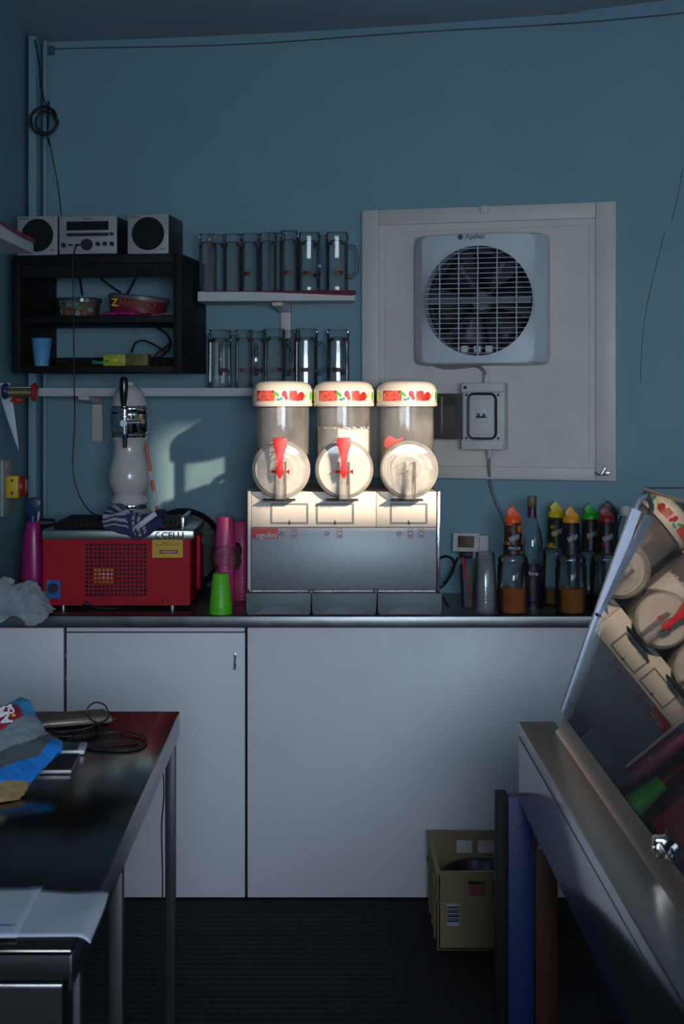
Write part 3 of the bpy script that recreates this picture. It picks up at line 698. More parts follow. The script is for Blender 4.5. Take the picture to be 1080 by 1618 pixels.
tap = obj('tap', B().cyl((tx, ty, tz(350)), (tx, ty, tz(640)), .011, .010, 20).cyl((tx, ty-.02, tz(525)), (tx, ty+.01, tz(525)), .012, seg=20).cyl((tx, ty, tz(500)), (TX, TY-.055, tz(500)), .009, seg=16).cyl((tx+.0, ty, tz(520)), (tx+.05, ty+.02, tz(520)), .004, seg=12).lathe([(0, tz(380)), (.014, tz(378)), (.015, tz(365)), (.010, tz(350))], (tx, ty, 0), 20).lathe([(.010, tz(470)), (.015, tz(462)), (.015, tz(448)), (.010, tz(440))], (tx, ty, 0), 20), M_chrome, t)
obj('tap_handle', B().lathe([(0, tz(350)), (.0085, tz(348)), (.0125, tz(240)), (.0145, tz(120)), (.0125, tz(60)), (.006, tz(42)), (0, tz(40))], (tx-.002, ty, 0), 20), mat('gloss_black', (.008, .008, .009), .15, var=.1), tap, label='glossy black tap handle')
obj('spout', B().cyl((tx+.002, ty, tz(640)), (tx+.002, ty, tz(782)), .0085, .0065, 18), M_black, tap)
# striped rod
p0, p1 = P(229, 697, 5.02), P(250, 816, 5.02)
b = B(); seg = [0, .40, .52, .66, .86, 1.]
for k in range(5): b.mi = k % 2; b.cyl(p0.lerp(p1, seg[k]), p0.lerp(p1, seg[k+1]), .0055, seg=10)
p1z = p1.copy()
o = single('striped_rod', b, [mat('orange_red_rod', (.80, .10, .03), .4, var=.1), M_wtext], 'thin orange-red and white striped rod leaning behind the beer tower', 'rod', p1)
# dish towel draped over the cooler lid
mtb = mat('towel_navy', (.035, .045, .11), .9, var=.15, scale=150); mtw = mat('towel_white', (.40, .39, .40), .9, var=.1, scale=150)
b = B(); nu, nv = 44, 34
def tow(u, v):
    x = (167-CX)/487+u*.192-.012*(1-v)*u
    s = v*.21
    back = .125; top = 1.212+.022*math.sin(u*5+1)*math.exp(-((u-.55)/.4)**2)+.010*noise.noise(Vector((u*5, v*5, 0)))
    if s < back: y = 4.722-s; z = top+.012*math.sin(u*9+v*6)
    else:
        q = (s-back)/(.21-back); y = 4.597-.012*math.sin(min(1, q*2)*PI/2)-.006*math.sin(u*14)*q; z = top-.004-(.040+.030*math.sin(PI*min(1, u*1.15+.1)))*q
        z += .010*math.sin(u*9+v*6)*(1-q)
    return Vector((x+.006*math.sin(v*7), y, z))
V = b.grid(tow, nu, nv); b.bm.faces.ensure_lookup_table()
for k, fc in enumerate(b.bm.faces):
    i, j = k % nu, k//nu
    wv = (j in (2, 3, 4, 8, 9, 10, 14, 15, 16, 20, 21, 24, 25, 28) and i < 18 + (j % 3)) or (i in (22, 23, 26, 27, 30, 31) and j < 30 and (i+j) % 3) or (j in (4, 5, 9, 10) and 20 < i < 36)
    fc.material_index = 1 if wv else 0
single('dish_towel', b, [mtb, mtw], 'dark blue and white striped dish towel draped over the cooler front edge', 'towel', (-.62, 4.66, 1.19), solid=.004, smooth=60)
b = B(); pa, pb_ = P(214, 835, 4.575), P(246, 811, 4.575); d = (pb_-pa).normalized(); q = Vector((-d.z, 0, d.x))*.0085
b.poly([pa-q, pa+q, pb_+q, pb_-q]); b.bm.normal_update()
o = obj('care_strip', b, M_wtext, bpy.data.objects['dish_towel'], solid=.0015)
# black round tray behind the cooler
b = B(); c = Vector(((290-CX)/F*5.05, 5.05, ZT+.149))
b.lathe([(0, .0), (.125, .0), (.142, -.022), (.147, -.024), (.147, -.020), (.128, .006), (0, .006)], c, 64, 'Y')
single('round_tray', b, M_black, 'large round black tray standing upright behind the red cooler', 'tray', (c.x, c.y, ZT))
b = B(); b.tube(spline([P(306, 838, 4.88), P(313, 842, 4.86), P(320, 852, 4.86), P(318, 866, 4.88)], 6), .003, 8); b.tube(spline([P(300, 844, 4.9), P(320, 843, 4.9), P(341, 840, 4.9)], 6), .0015, 6)
single('cable', b, M_gcable, 'thin grey lead looping over the right end of the red cooler', 'cable', P(306, 838, 4.88))

# ------------------------------------------------------------------ cups
def cup_bm(h, rb, rr):
    """upside-down cup, rim at the bottom (local z 0)"""
    return B().lathe([(rr-.0003, 0), (rr, 0), (rr+.0012, .0012), (rr+.0012, .0034), (rr, .0046), (rb, h-.003), (rb-.002, h), (0, h), (0, h-.0003), (rb-.0022, h-.0003), (rb-.0003, h-.0033), (rr-.0003, .0046), (rr-.0003, 0)], (0, 0, 0), 36)
def cup_stack(proto_name, x, y, n, step, h, rb, rr, m, lab_top, lab_rest, grp, z=ZT, lean=0.):
    first = None
    for k in range(n):
        z_ = z+.0005+k*step; lx = lean*k*step
        if first is None:
            first = obj(proto_name, cup_bm(h, rb, rr), m); first.location = (x, y, z_); tag(first, lab_rest, 'cup', grp); o = first
        else:
            o = first.copy(); COL.objects.link(o); o.location = (x+lx, y, z_)
        o['label'] = lab_top if k == n-1 else lab_rest
    return first
mpink = mat('pink_cup_plastic', (.62, .07, .20), .4, var=.05); mgr = mat('green_cup_plastic', (.13, .62, .02), .4, var=.05)
yg = 4.53; xg = (348.5-CX)/F*yg
cup_stack('plastic_cup', xg, yg, 4, .0065, .108, .0255, .0365, mgr, 'topmost bright green plastic cup of the short stack on the worktop', 'bright green plastic cup, rim showing at the foot of the short green stack', 'green cups stacked on the worktop')
xp, yp = (355-CX)/F*4.74, 4.74
cup_stack('plastic_cup', xp, yp, 17, .0118, .102, .0275, .0335, mpink, 'topmost pink plastic cup of the tall stack beside the slush machine', 'pink plastic cup nested in the tall stack behind the green cups', 'pink cups in the tall front stack')
cup_stack('plastic_cup', xp+.052, yp+.085, 15, .0118, .102, .0275, .0335, mpink, 'topmost pink cup of the rear stack, behind the taller pink stack', 'pink plastic cup nested in the rear stack, mostly hidden by the taller pink stack', 'pink cups in the rear stack')
b = B()
def wrap(u, v):
    a = u*2*PI; r = .041+.008*math.sin(v*PI)+.007*noise.noise(Vector((math.cos(a)*2.2, math.sin(a)*2.2, v*3)))
    return Vector((xp+.004+r*1.05*math.cos(a), yp+r*.9*math.sin(a), 1.02+v*.075+.008*math.sin(3*a)))
b.grid(wrap, 40, 10); single('plastic_sleeve', b, G_wrap, 'crumpled clear plastic sleeve pulled down around the tall pink cup stack', 'plastic sleeve', (xp, yp, 1.0), smooth=25)
# clear cups beside the syrup
yc = 4.55; xc = (766-CX)/F*yc
cup_stack('clear_cup', xc, yc, 9, .0085, .125, .030, .0375, G_cup, 'topmost clear plastic cup of the stack left of the peach syrup', 'clear plastic cup nested in the stack left of the peach syrup', 'clear cups stacked by the syrup')
# straws in a tumbler
ys_, xs_ = 4.66, (742-CX)/F*4.66
b = B().lathe([(0, .001), (.026, 0), (.034, .14), (.0328, .14), (.025, .003), (0, .003)], (0, 0, 0), 32)
o = obj('clear_tumbler', b, G_cup); o.location = (xs_, ys_, ZT+.0005); tag(o, 'single clear plastic tumbler holding straws, behind the clear cup stack', 'tumbler')
for k, (dx, dx2, dy, m_, nm) in enumerate(((.012, -.026, .0, M_redplastic, 'dark red'), (.008, -.014, .012, mat('straw_red', (.35, .02, .02), .4, var=.1), 'thin red'), (.0, .016, .01, mat('straw_green', (.12, .5, .15), .4, var=.1), 'green'))):
    b = B(); b.cyl((xs_+dx, ys_, ZT+.006), (xs_+dx2, ys_+dy, ZT+.165-.01*k), .0035, seg=10)
    single('straw', b, m_, nm+' drinking straw leaning in the clear tumbler below the grey socket', 'straw', (xs_+dx, ys_, ZT+.006))

# ------------------------------------------------------------------ syrup and bottles
def liquid(name, col): return mat(name, col, .25, var=.12, scale=25, spec=.3)
def label_mat(name, base, spots, spotcol):
    """printed label: dark ground with a patch of fruit colour in the middle"""
    m = mat(name, base, .45); nt = m.node_tree; bs = nt.nodes['Principled BSDF']
    tc = nt.nodes.new('ShaderNodeTexCoord'); vo = nt.nodes.new('ShaderNodeTexVoronoi'); vo.inputs['Scale'].default_value = spots
    rp = nt.nodes.new('ShaderNodeValToRGB'); rp.color_ramp.elements[0].color = lin(spotcol); rp.color_ramp.elements[1].color = lin(base)
    rp.color_ramp.elements[0].position = .30; rp.color_ramp.elements[1].position = .46
    nt.links.new(tc.outputs['Object'], vo.inputs['Vector']); nt.links.new(vo.outputs['Distance'], rp.inputs[0]); nt.links.new(rp.outputs[0], bs.inputs['Base Color'])
    return m
def syrup(px, D, capcol, labm, liq, fill, label, word=None, wc=None, ang=0., grp='syrup bottles beside the display case', flip=1):
    x = (px-CX)/F*D
    t = thing('syrup_bottle', label, 'bottle', (x, D, ZT+.0005), ang, grp)
    bd = [(0, 0), (.044, 0), (.049, .004), (.050, .012), (.0485, .040), (.050, .044), (.050, .150), (.047, .155), (.047, .160), (.049, .166), (.046, .178), (.036, .186), (.031, .190), (.0295, .200), (.0255, .285), (.024, .292), (.022, .296)]
    obj('bottle_body', B().lathe(bd, seg=36), G_bottle, t, local=True)
    if liq: obj('syrup', B().lathe([(0, .002), (.043, .002), (.048, .008), (.047, .040), (.0485, .046), (.0485, fill), (0, fill)], seg=36), liq, t, local=True)
    lb = obj('label_sleeve', B().lathe([(.0316, .189), (.0302, .200), (.0264, .284), (.0246, .288)], seg=36), labm, t, local=True)
    mc = mat('cap_'+capcol[1:], capcol, .4, var=.05)
    b = B(); b.lathe([(.0245, .288), (.0265, .290), (.0262, .303), (.024, .306), (0, .306)], seg=30)
    f_ = flip
    b.prism([(-.0215*f_, .305), (.0235*f_, .305), (.0225*f_, .310), (.011*f_, .325), (-.001*f_, .340), (-.007*f_, .342), (-.012*f_, .333), (-.022*f_, .326), (-.022*f_, .321), (-.016*f_, .314)], -.014, .014, .0015)
    obj('pour_cap', b, mc, t, local=True)
    if word:
        obj('label_band', B().lathe([(.0309, .199), (.0304, .2), (.0298, .218), (.0303, .219)], seg=36), M_text, lb, local=True)
        text('label_lettering', word, .013, (0, -.0325, .209), M_wtext, lb, local=True, sx=.9)
    # script scribble on the label
    b = B(); pts = []
    for k in range(15): u = k/14; pts.append((-.016+.032*u, -math.sqrt(max(1e-6, .0292**2-(-.016+.032*u)**2))-.0006, .235+.012*u+.010*math.sin(k*2.1)))
    b.tube(spline(pts, 4), .0007, 4); obj('label_script', b, wc or M_wtext, lb, local=True)
    return t
L_or = liquid('amber_syrup', (.36, .085, .008)); L_dk = liquid('dark_red_syrup', (.06, .008, .012)); L_ye = liquid('yellow_syrup', (.35, .2, .03)); L_bl = liquid('blackberry_syrup', (.02, .008, .012))
syrup(810, 4.545, '#FF5410', label_mat('peach_label', '#3a1508', 30, '#d8742a'), L_or, .083, 'peach syrup bottle with an orange pouring cap, beside the clear cup stack', 'PEACH')
syrup(878, 4.74, '#E8C80A', label_mat('lemon_label', '#15140a', 34, '#c9a80e'), L_ye, .05, 'syrup bottle with a yellow cap, behind the orange-yellow capped one')
syrup(901.5, 4.545, '#F09A10', label_mat('rear_label', '#0b0d10', 60, '#1d2a2e'), liquid('amber_syrup_deep', (.38, .11, .008)), .080, 'syrup bottle with an orange-yellow cap, its black label back turned to the room')
syrup(932, 4.66, '#12B01C', label_mat('kiwi_label', '#16070a', 36, '#5a1418'), L_dk, .05, 'syrup bottle with a green cap and dark red label')
syrup(963, 4.75, '#120c0c', label_mat('black_label', '#0a0608', 36, '#241016'), L_bl, .06, 'syrup bottle with a black cap, behind the dark red capped one')
syrup(957, 4.56, '#8E1420', label_mat('berry_label', '#12060a', 36, '#6a0f1a'), L_dk, .062, 'syrup bottle with a dark red cap next to the white display case post')
def bottle(name, px, D, prof, m, label, parts, grp=None):
    x = (px-CX)/F*D; t = thing(name, label, 'bottle', (x, D, ZT+.0005), 0, grp)
    obj('bottle_body', B().lathe(prof, seg=36), m, t, local=True)
    for nm, pr, mm in parts: obj(nm, B().lathe(pr, seg=36), mm, t, local=True)
    return t
GB = glass('clear_bottle_glass', (.90, .95, .95), 1.55)
t = bottle('liqueur_bottle', 840, 4.64, [(0, 0), (.033, 0), (.036, .004), (.036, .165), (.0355, .21), (.030, .245), (.019, .285), (.0145, .305), (.0135, .345), (.0145, .347)], GB,
       'tall clear glass liqueur bottle with a brown screw cap and purple label', [
    ('liqueur', [(0, .004), (.033, .006), (.033, .15), (0, .15)], liquid('violet_liqueur', (.05, .008, .05))),
    ('label_wrap', [(.0364, .03), (.0364, .142)], label_mat('purple_label', '#1c0a20', 30, '#5c1440')),
    ('neck_foil', [(.0165, .296), (.0150, .306), (.0143, .335)], mat('neck_foil', (.06, .01, .05), .4, var=.3)),
    ('cap', [(.0152, .333), (.0158, .334), (.0158, .363), (.0145, .366), (0, .366)], mat('brown_cap', (.16, .12, .06), .4, var=.1))])
text('label_lettering', 'Sirup', .016, (0, -.0370, .118), M_wtext, [o for o in bpy.data.objects if o.parent == t and o.name.startswith('label_wrap')][0], local=True)
text('neck_lettering', 'I', .018, (0, -.0158, .317), mat('pink_print', (.6, .1, .35), .5, var=.1), [o for o in bpy.data.objects if o.parent == t and o.name.startswith('neck_foil')][0], local=True)
bottle('water_bottle', 987, 4.66, [(0, 0), (.040, 0), (.042, .005), (.042, .18), (.040, .23), (.026, .28), (.014, .298), (.013, .312)], G_bottle, 'clear plastic bottle with a white cap standing behind the display case post', [
    ('cap', [(.0165, .309), (.0165, .333), (0, .334)], M_white), ('neck_ring', [(.017, .302), (.017, .307)], M_white)])
bottle('dark_bottle', 1036, 4.62, [(0, 0), (.035, 0), (.037, .005), (.037, .20), (.033, .25), (.018, .29), (.014, .31), (.014, .345)], mat('dark_bottle_glass', (.012, .02, .04), .15, var=.1), 'dark bottle with a navy blue cap seen through the slanted glass', [
    ('cap', [(.0165, .338), (.0170, .340), (.0170, .369), (.015, .372), (0, .372)], M_navy), ('neck_label', [(.0150, .30), (.0147, .33)], mat('red_white_neck', (.3, .08, .07), .5, var=.6, scale=90))])
# wall socket with flap, lead
p = onwall(746, 858, 0); a = -wang(p.x)
t = thing('wall_socket', 'grey weatherproof wall socket with its flap propped open, above the clear cups', 'socket', (p.x, p.y, p.z-.04), a)
obj('back_box', B().box(-.045, .062, -.032, .004, -.012, .072, .006), mbx, t, local=True)
fl = B(); fl.holed(-.056, .034, .012, .076, -.040, .018, .026, .066, -.062, -.050)
Mt = Matrix.Translation((0, -.045, .07)) @ Matrix.Rotation(math.radians(-14), 4, 'X') @ Matrix.Translation((0, .045, -.07)); bmesh.ops.transform(fl.bm, matrix=Mt, verts=fl.bm.verts)
f2 = obj('flap', fl, mbx, t, local=True)
obj('flap_window', (lambda b: (bmesh.ops.transform(b.bm, matrix=Mt, verts=b.bm.verts), b)[1])(B().box(-.040, .018, -.058, -.054, .026, .066)), mat('smoked_window', (.05, .045, .035), .2, var=.2), f2, local=True)
obj('plug', B().box(-.035, .008, -.062, -.03, -.008, .014, .004), M_black, t, local=True)
cable('cable', [P(722, 882, 4.90), P(716, 897, 4.87), P(706, 918, 4.84), P(700, 925, 4.83), P(694, 930, 4.86)], .004, M_cable, 'black lead running from the wall socket behind the slush machine')
b = B(); b.tube(spline([P(692, 884, 4.97), P(703, 879, 4.93), P(715, 884, 4.90), P(717, 898, 4.90), P(710, 912, 4.90), P(700, 922, 4.93)], 8), .004, 8)
single('cable', b, M_cable, 'black cable loop bulging out from behind the slush machine', 'cable', P(692, 884, 4.97))
b = B(); b.tube(spline([P(692, 936, 4.80), P(702, 948, 4.76), P(710, 962, 4.66), P(716, 968, 4.6)], 6), .0035, 8)
single('cable', b, M_cable, 'short black cable lying on the worktop right of the slush machine', 'cable', P(692, 936, 4.8))

# ------------------------------------------------------------------ shelves, brackets, mugs
def shelf(name, p0, p1, depth0, depth1, z0, z1, label):
    """board between two front points, running back towards the wall"""
    b = B(); ring = [p0, p1, (p1[0]+.0, p1[1]+depth1), (p0[0], p0[1]+depth0)]
    b.ring_loft([[Vector((x, y, z0)) for x, y in ring], [Vector((x, y, z1)) for x, y in ring]])
    return single(name, b, M_shelf, label, 'shelf', ((p0[0]+p1[0])/2, p0[1], z0), smooth=0)
UZ = 1.955; UF0, UF1 = ((312-CX)/F*4.955, 4.955), ((560-CX)/F*4.915, 4.915)
shelf('wall_shelf', UF0, UF1, Dw(UF0[0])-.003-UF0[1], Dw(UF1[0])-.003-UF1[1], UZ-.033, UZ, 'short white wall shelf with a dark red cloth, upper of the two holding glass mugs')
LZ = 1.620; LF0, LF1 = (-1.02, 5.06), (.165, 4.945)
shelf('wall_shelf', LF0, LF1, Dw(LF0[0])-.003-LF0[1], Dw(LF1[0])-.003-LF1[1], LZ-.029, LZ, 'long white wall shelf running behind the beer tower and slush bowls')
# dark red cloth hanging a little over the shelf edge
b = B()
def rc(u, v):
    x = UF0[0]+.03+(UF1[0]+.004-UF0[0]-.03)*u; yf = UF0[1]+(UF1[1]-UF0[1])*u
    drop = .0025+.016*max(0, (u-.25)/.75)**1.2*(1 if u < .985 else .7)
    if v < .5: return Vector((x, yf-.002+.14*(1-v*2), UZ+.0012))
    return Vector((x, yf-.003, UZ+.0012-drop*(v-.5)*2))
b.grid(rc, 40, 8); single('shelf_cloth', b, M_darkred, 'dark red cloth lying on the upper mug shelf', 'cloth', (-.17, 4.99, UZ), solid=.0014)
b = B()
def rc2(u, v):
    x = (352-CX)/F*5.0+.17*u; yf = 5.0-.02*u
    if v < .5: return Vector((x, yf-.002+.10*(1-v*2), LZ+.0012))
    return Vector((x, yf-.003, LZ+.0012-.004*(v-.5)*2*math.sin(PI*u)))
def brk(name, px, yt, yb, wpx, depth, label):
    p = onwall(px, yt, .0); a = -wang(p.x); h = (yb-yt)/F*p.y; wv = wpx/F*p.y
    t = thing(name, label, 'bracket', (p.x, p.y, p.z-h), a)
    b = B(); b.box(-wv/2, wv/2, -.022, .004, 0, h, .002); obj('upright', b, M_cream, t, local=True)
    b = B(); b.prism([(-.0, h), (depth, h), (depth, h-.012), (.02, h-.03), (0, h-.03)], -wv/2, wv/2)
    bmesh.ops.transform(b.bm, matrix=Matrix.Rotation(-PI/2, 4, 'Z'), verts=b.bm.verts); obj('arm', b, M_cream, t, local=True)
pu = onwall(453, 476, 0); hu = .0
brk('shelf_bracket', 453, EYE and (CY-(UZ-.034-EYE)*F/Dw(pu.x)), 535, 16, .15, 'pale shelf bracket under the short upper shelf')
pl = onwall(156, 628, 0)
brk('shelf_bracket', 156, CY-(LZ-.030-EYE)*F/Dw(pl.x), 697, 17, .19, 'pale shelf bracket under the long shelf, left of the beer tower')

def mug(x, y, z, r, h, label, hang=None, logo=True, grp='glass beer mugs'):
    """upside-down straight glass mug; hang = direction of the handle in plan"""
    t = thing('glass_mug', label, 'mug', (x, y, z+.0005), 0, grp)
    b = B(); sg = 18
    b.lathe([(r*.94, .001), (r*.97, 0), (r*.985, .004), (r*.965, h*.12), (r*.965, h*.86), (r*1.0, h*.90), (r*1.02, h*.93), (r*1.0, h*.965), (r*.93, h), (0, h-.004)], seg=sg)
    b.lathe([(r*.93, .001), (r*.86, .01), (r*.84, h*.80), (r*.6, h*.86), (0, h*.875)], seg=sg)
    g = obj('glass_body', b, G_mug, t, local=True, smooth=12)
    if hang is not None:
        ca, sa = math.cos(hang), math.sin(hang); b = B(); pts = []
        for u, zz in ((.93, h*.27), (1.25, h*.24), (1.62, h*.30), (1.75, h*.46), (1.70, h*.62), (1.45, h*.74), (1.15, h*.755), (.95, h*.75)): pts.append((r*u*ca, r*u*sa, zz))
        b.tube(spline(pts, 6), .0075, 10); obj('handle', b, G_handle, t, local=True)
    if logo:
        a0 = random.uniform(-1.9, -1.2); b = B(); b.grid(lambda u, v: Vector(((r*.975)*math.cos(a0-.4+.8*u), (r*.975)*math.sin(a0-.4+.8*u), h*.27+.014*v)), 8, 1); obj('logo_print', b, mat('mug_print', (.13, .02, .03), .5, var=.3), t, local=True)
    return t
def mugx(px, D): return (px-CX)/F*D
UY = [  # px, extra depth, radius, height, handle, label
 (328, .055, .032, .203, None, 'leftmost glass mug on the upper shelf, next to the black cabinet'),
 (343, .135, .032, .208, None, 'glass mug at the left end of the upper shelf, second row'),
 (367, .055, .0315, .203, None, 'glass mug without visible handle, third from the left on the upper shelf'),
 (395, .055, .0325, .203, None, 'glass mug in the middle left of the upper shelf, fourth from the left'),
 (423, .055, .0310, .205, None, 'glass mug above the pale shelf bracket, front row of the upper shelf'),
 (437, .125, .0315, .212, None, 'glass mug behind the one above the upper shelf bracket'),
 (456, .055, .0325, .212, None, 'tallest glass mug on the upper shelf, just right of the bracket'),
 (488, .055, .0405, .205, -1.0, 'wide glass mug on the upper shelf, second from the right, handle to the right'),
 (532, .055, .0405, .206, -.05, 'rightmost glass mug on the upper shelf, handle sticking out to the right')]
for px, dd, r, h, ha, lb in UY:
    yf = 4.955-.04*(px-312)/248
    D = yf+dd; mug(mugx(px, D), D, UZ+.0022, r, h, lb, ha, logo=r > .032, grp='glass mugs on the upper shelf')
LY = [
 (347, .06, .0425, .205, -1.45, 'leftmost glass mug on the long shelf, handle towards the room'),
 (385, .06, .0315, .206, None, 'narrow glass mug on the long shelf, second from the left'),
 (406, .13, .0330, .205, -1.6, 'glass mug set back on the long shelf, third from the left, handle to the front'),
 (433, .055, .0385, .208, -.25, 'glass mug on the long shelf right above the left slush bowl'),
 (460, .115, .0330, .205, -1.75, 'glass mug set back on the long shelf between the left and middle slush bowls'),
 (483, .05, .0425, .207, -.5, 'wide glass mug on the long shelf, second from the right'),
 (534, .048, .0405, .206, -1.25, 'rightmost glass mug on the long shelf, above the middle slush bowl')]
for px, dd, r, h, ha, lb in LY:
    x = mugx(px, 5.02); yf = 5.06-.115*(x+1.02)/1.185
    D = yf+dd; mug(mugx(px, D), D, LZ+.0003, r, h, lb, ha, grp='glass mugs on the long shelf')

# ------------------------------------------------------------------ black wall cabinet with stereo
UA = -math.atan(.13); ux = Vector((math.cos(UA), math.sin(UA), 0)); uy = Vector((-math.sin(UA), math.cos(UA), 0))
U0 = Vector((-1.062, 4.852, 1.672)); UW, UD, UH = .588, .395, .398
t = thing('wall_cabinet', 'black open wall cabinet with two shelves, in the left corner under the stereo', 'cabinet', tuple(U0), UA)
th = .028
obj('side_panel', B().box(0, th, 0, UD, 0, UH, .002), M_blackw, t, local=True)
obj('side_panel', (lambda b: b.box(UW-th, UW, 0, UD, 0, UH, .002))(B()), M_blackw, t, local=True)
obj('top_panel', B().box(th, UW-th, 0, UD, UH-.03, UH, .002), M_blackw, t, local=True)
obj('top_rail', B().box(th, UW-th, .02, .04, UH-.075, UH-.03), M_blackw, t, local=True)
obj('bottom_panel', B().box(th, UW-th, 0, UD, 0, .022, .002), M_blackw, t, local=True)
obj('shelf_board', B().box(th, UW-th, .01, UD, .168, .192, .002), M_blackw, t, local=True)
obj('back_rail', B().box(th, UW-th, UD-.015, UD, .022, .06), M_blackw, t, local=True)
obj('cable_hole', B().cyl((UW-.001, .16, .315), (UW+.0008, .16, .315), .018, seg=24), M_text, t, local=True)
def ul(x, y, z): return U0+ux*x+uy*y+Vector((0, 0, z))
TZ = UH+.0005
msil = mat('silver_fascia', (.36, .36, .34), .42, var=.04); mspk = mat('speaker_cloth', (.008, .008, .008), .9, var=.2, bump=.5, bscale=600)
def speaker(x, label):
    p = ul(x, .0, TZ); t = thing('loudspeaker', label, 'loudspeaker', tuple(p), UA)
    obj('cabinet', B().box(0, .140, .012, .215, 0, .133, .002), M_black, t, local=True)
    obj('front_baffle', B().box(0, .140, 0, .012, 0, .133, .002), msil, t, local=True)
    obj('driver', B().lathe([(0, -.004), (.030, -.0036), (.0545, -.0022), (.0565, .001)], (.070, 0, .068), 48, 'Y'), mspk, t, local=True, label='round black speaker grille')
    text('brand_lettering', 'YAMAHA', .0085, (.024, -.0008, .124), M_text, t, local=True)
    text('model_lettering', 'NS-BP', .007, (.121, -.0008, .016), M_text, t, local=True)
speaker(.018, 'left silver-fronted loudspeaker on the black cabinet, beside the left wall')
speaker(.403, 'right silver-fronted loudspeaker on the black cabinet, next to the mug shelf')
p = ul(.166, -.004, TZ); t = thing('stereo_receiver', 'silver-fronted compact stereo receiver between the two loudspeakers', 'stereo', tuple(p), UA)
RW, RH = .2, .130
obj('casing', B().box(.002, RW-.002, .012, .265, .004, RH-.002), M_black, t, local=True)
obj('front_panel', B().box(0, RW, 0, .012, .002, RH, .002), msil, t, local=True)
obj('display', B().box(.026, .172, -.001, .004, .082, .112), mat('display_black', (.006, .006, .008), .15, var=.1), t, local=True)
obj('disc_slot', B().box(.026, .172, -.001, .004, .062, .073), M_text, t, local=True)
text('brand_lettering', 'YAMAHA', .009, (.1, -.0008, .120), M_text, t, local=True)
obj('volume_knob', B().lathe([(.019, .001), (.019, -.010), (.017, -.012), (0, -.012)], (.098, 0, .033), 32, 'Y'), M_black, t, local=True)
for x, z, r in ((.016, .032, .008), (.136, .035, .0075), (.160, .035, .0075), (.184, .035, .0075), (.184, .068, .006)): obj('button', B().cyl((x, -.006, z), (x, .002, z), r, seg=20), M_black, t, local=True)
for x0, x1 in ((.031, .047), (.055, .075)): obj('input_socket', B().box(x0, x1, -.001, .003, .029, .036), M_text, t, local=True)
obj('standby_light', B().cyl((.016, -.001, .066), (.016, .002, .066), .004, seg=12), M_steel2, t, local=True)
for x in (.02, RW-.02): obj('foot', B().cyl((x, .03, 0), (x, .03, .005), .01, seg=12), M_black, t, local=True)
# hanging aux lead
q = [ul(.166+.066, -.006, TZ+.033), ul(.228, -.02, TZ+.02), ul(.222, -.03, TZ-.03), ul(.222, -.025, .25), ul(.222, -.02, 0.1), ul(.223, -.02, -.04), P(118, 660, 4.84), P(115, 740, 4.84), P(124, 780, 4.83), P(140, 806, 4.80), P(155, 815, 4.78), P(168, 819, 4.77)]
cable('cable', q, .0024, M_cable, 'thin black lead hanging from the stereo down to the red cooler')
# things in the cabinet: upper compartment
SZ = .1925
def at_u(px, py, yl):
    """point on a plane inside the cabinet, yl metres behind its front"""
    u = Vector(((px-CX)/F, 1, -(py-CY)/F)); o = U0+uy*yl
    k = o.dot(uy)/Vector((u.x, u.y, 0)).dot(uy); return Vector((u.x*k, k, EYE+u.z*k))
ca = at_u(150, 500, .17); cl = (ca-U0).dot(ux)
p = ul(cl-.06, .17, SZ)
t = thing('sweet_tub', 'clear plastic tub of mixed sweets on the middle board of the black cabinet', 'tub', tuple(p), UA)
obj('tub_body', B().lathe([(0, .001), (.070, 0), (.078, .055), (.080, .058), (.079, .06)], seg=40, sy=.8), G_tub, t, local=True)
obj('tub_lid', B().lathe([(.083, .055), (.084, .066), (.078, .069), (0, .068)], seg=40, sy=.8), G_tub, t, local=True)
b = B()
cols = [mat('sweet_green', (.05, .30, .03), .4, var=.2), mat('sweet_orange', (.5, .12, .03), .4, var=.2), mat('sweet_red', (.35, .03, .03), .4, var=.2), mat('sweet_white', (.5, .5, .42), .5, var=.1)]
for k in range(46):
    a = random.uniform(0, 2*PI); r = .055*math.sqrt(random.random()); b.mi = random.randrange(4)
    rr = bmesh.ops.create_icosphere(b.bm, subdivisions=2, radius=random.uniform(.009, .014), matrix=Matrix.Translation((r*math.cos(a), .8*r*math.sin(a), .014+.034*random.random())))
    for v in rr['verts']:
        for f in v.link_faces: f.material_index = b.mi
o = obj('sweets', b, cols, t, local=True); o['kind'] = 'stuff'
cb = at_u(215, 500, .14); cl2 = (cb-U0).dot(ux)
p = ul(cl2, .17, SZ+.012)
t = thing('candy_drum', 'dark red round candy drum lying tilted on the middle board of the black cabinet', 'candy drum', tuple(p), UA)
tm = Matrix.Translation((0, 0, .032)) @ Matrix.Rotation(math.radians(6), 4, 'Y')
def tl(b, mtx=tm): bmesh.ops.transform(b.bm, matrix=mtx, verts=b.bm.verts); return b
obj('drum', tl(B().lathe([(0, -.028), (.095, -.028), (.103, .022), (0, .022)], seg=44, sy=.85)), mat('candy_red', (.20, .03, .035), .4, var=.3, scale=60), t, local=True)
obj('drum_lid', tl(B().lathe([(.107, .016), (.108, .028), (.10, .032), (0, .032)], seg=44, sy=.85)), mat('candy_lid', (.16, .13, .13), .35, var=.2), t, local=True)
text('lettering', 'HARIBO', .036, (.02, -.0905, .030), mat('candy_print', (.28, .05, .03), .5, var=.2), t, local=True, rot=Matrix.Rotation(math.radians(5), 4, 'Y'), bold=.001)
text('lettering', 'Z', .036, (-.062, -.083, .036), M_yellow, t, local=True, bold=.001)
b = B()
cp = ul(cl2-.035, .022, SZ)
b.grid(lambda u, v: cp+ux*(.15*u-.06)+uy*(.05*v)+Vector((0, 0, .004+.020*math.sin(PI*u)*math.sin(PI*v)+.006*noise.noise(Vector((u*9, v*5, 2))))), 24, 10)
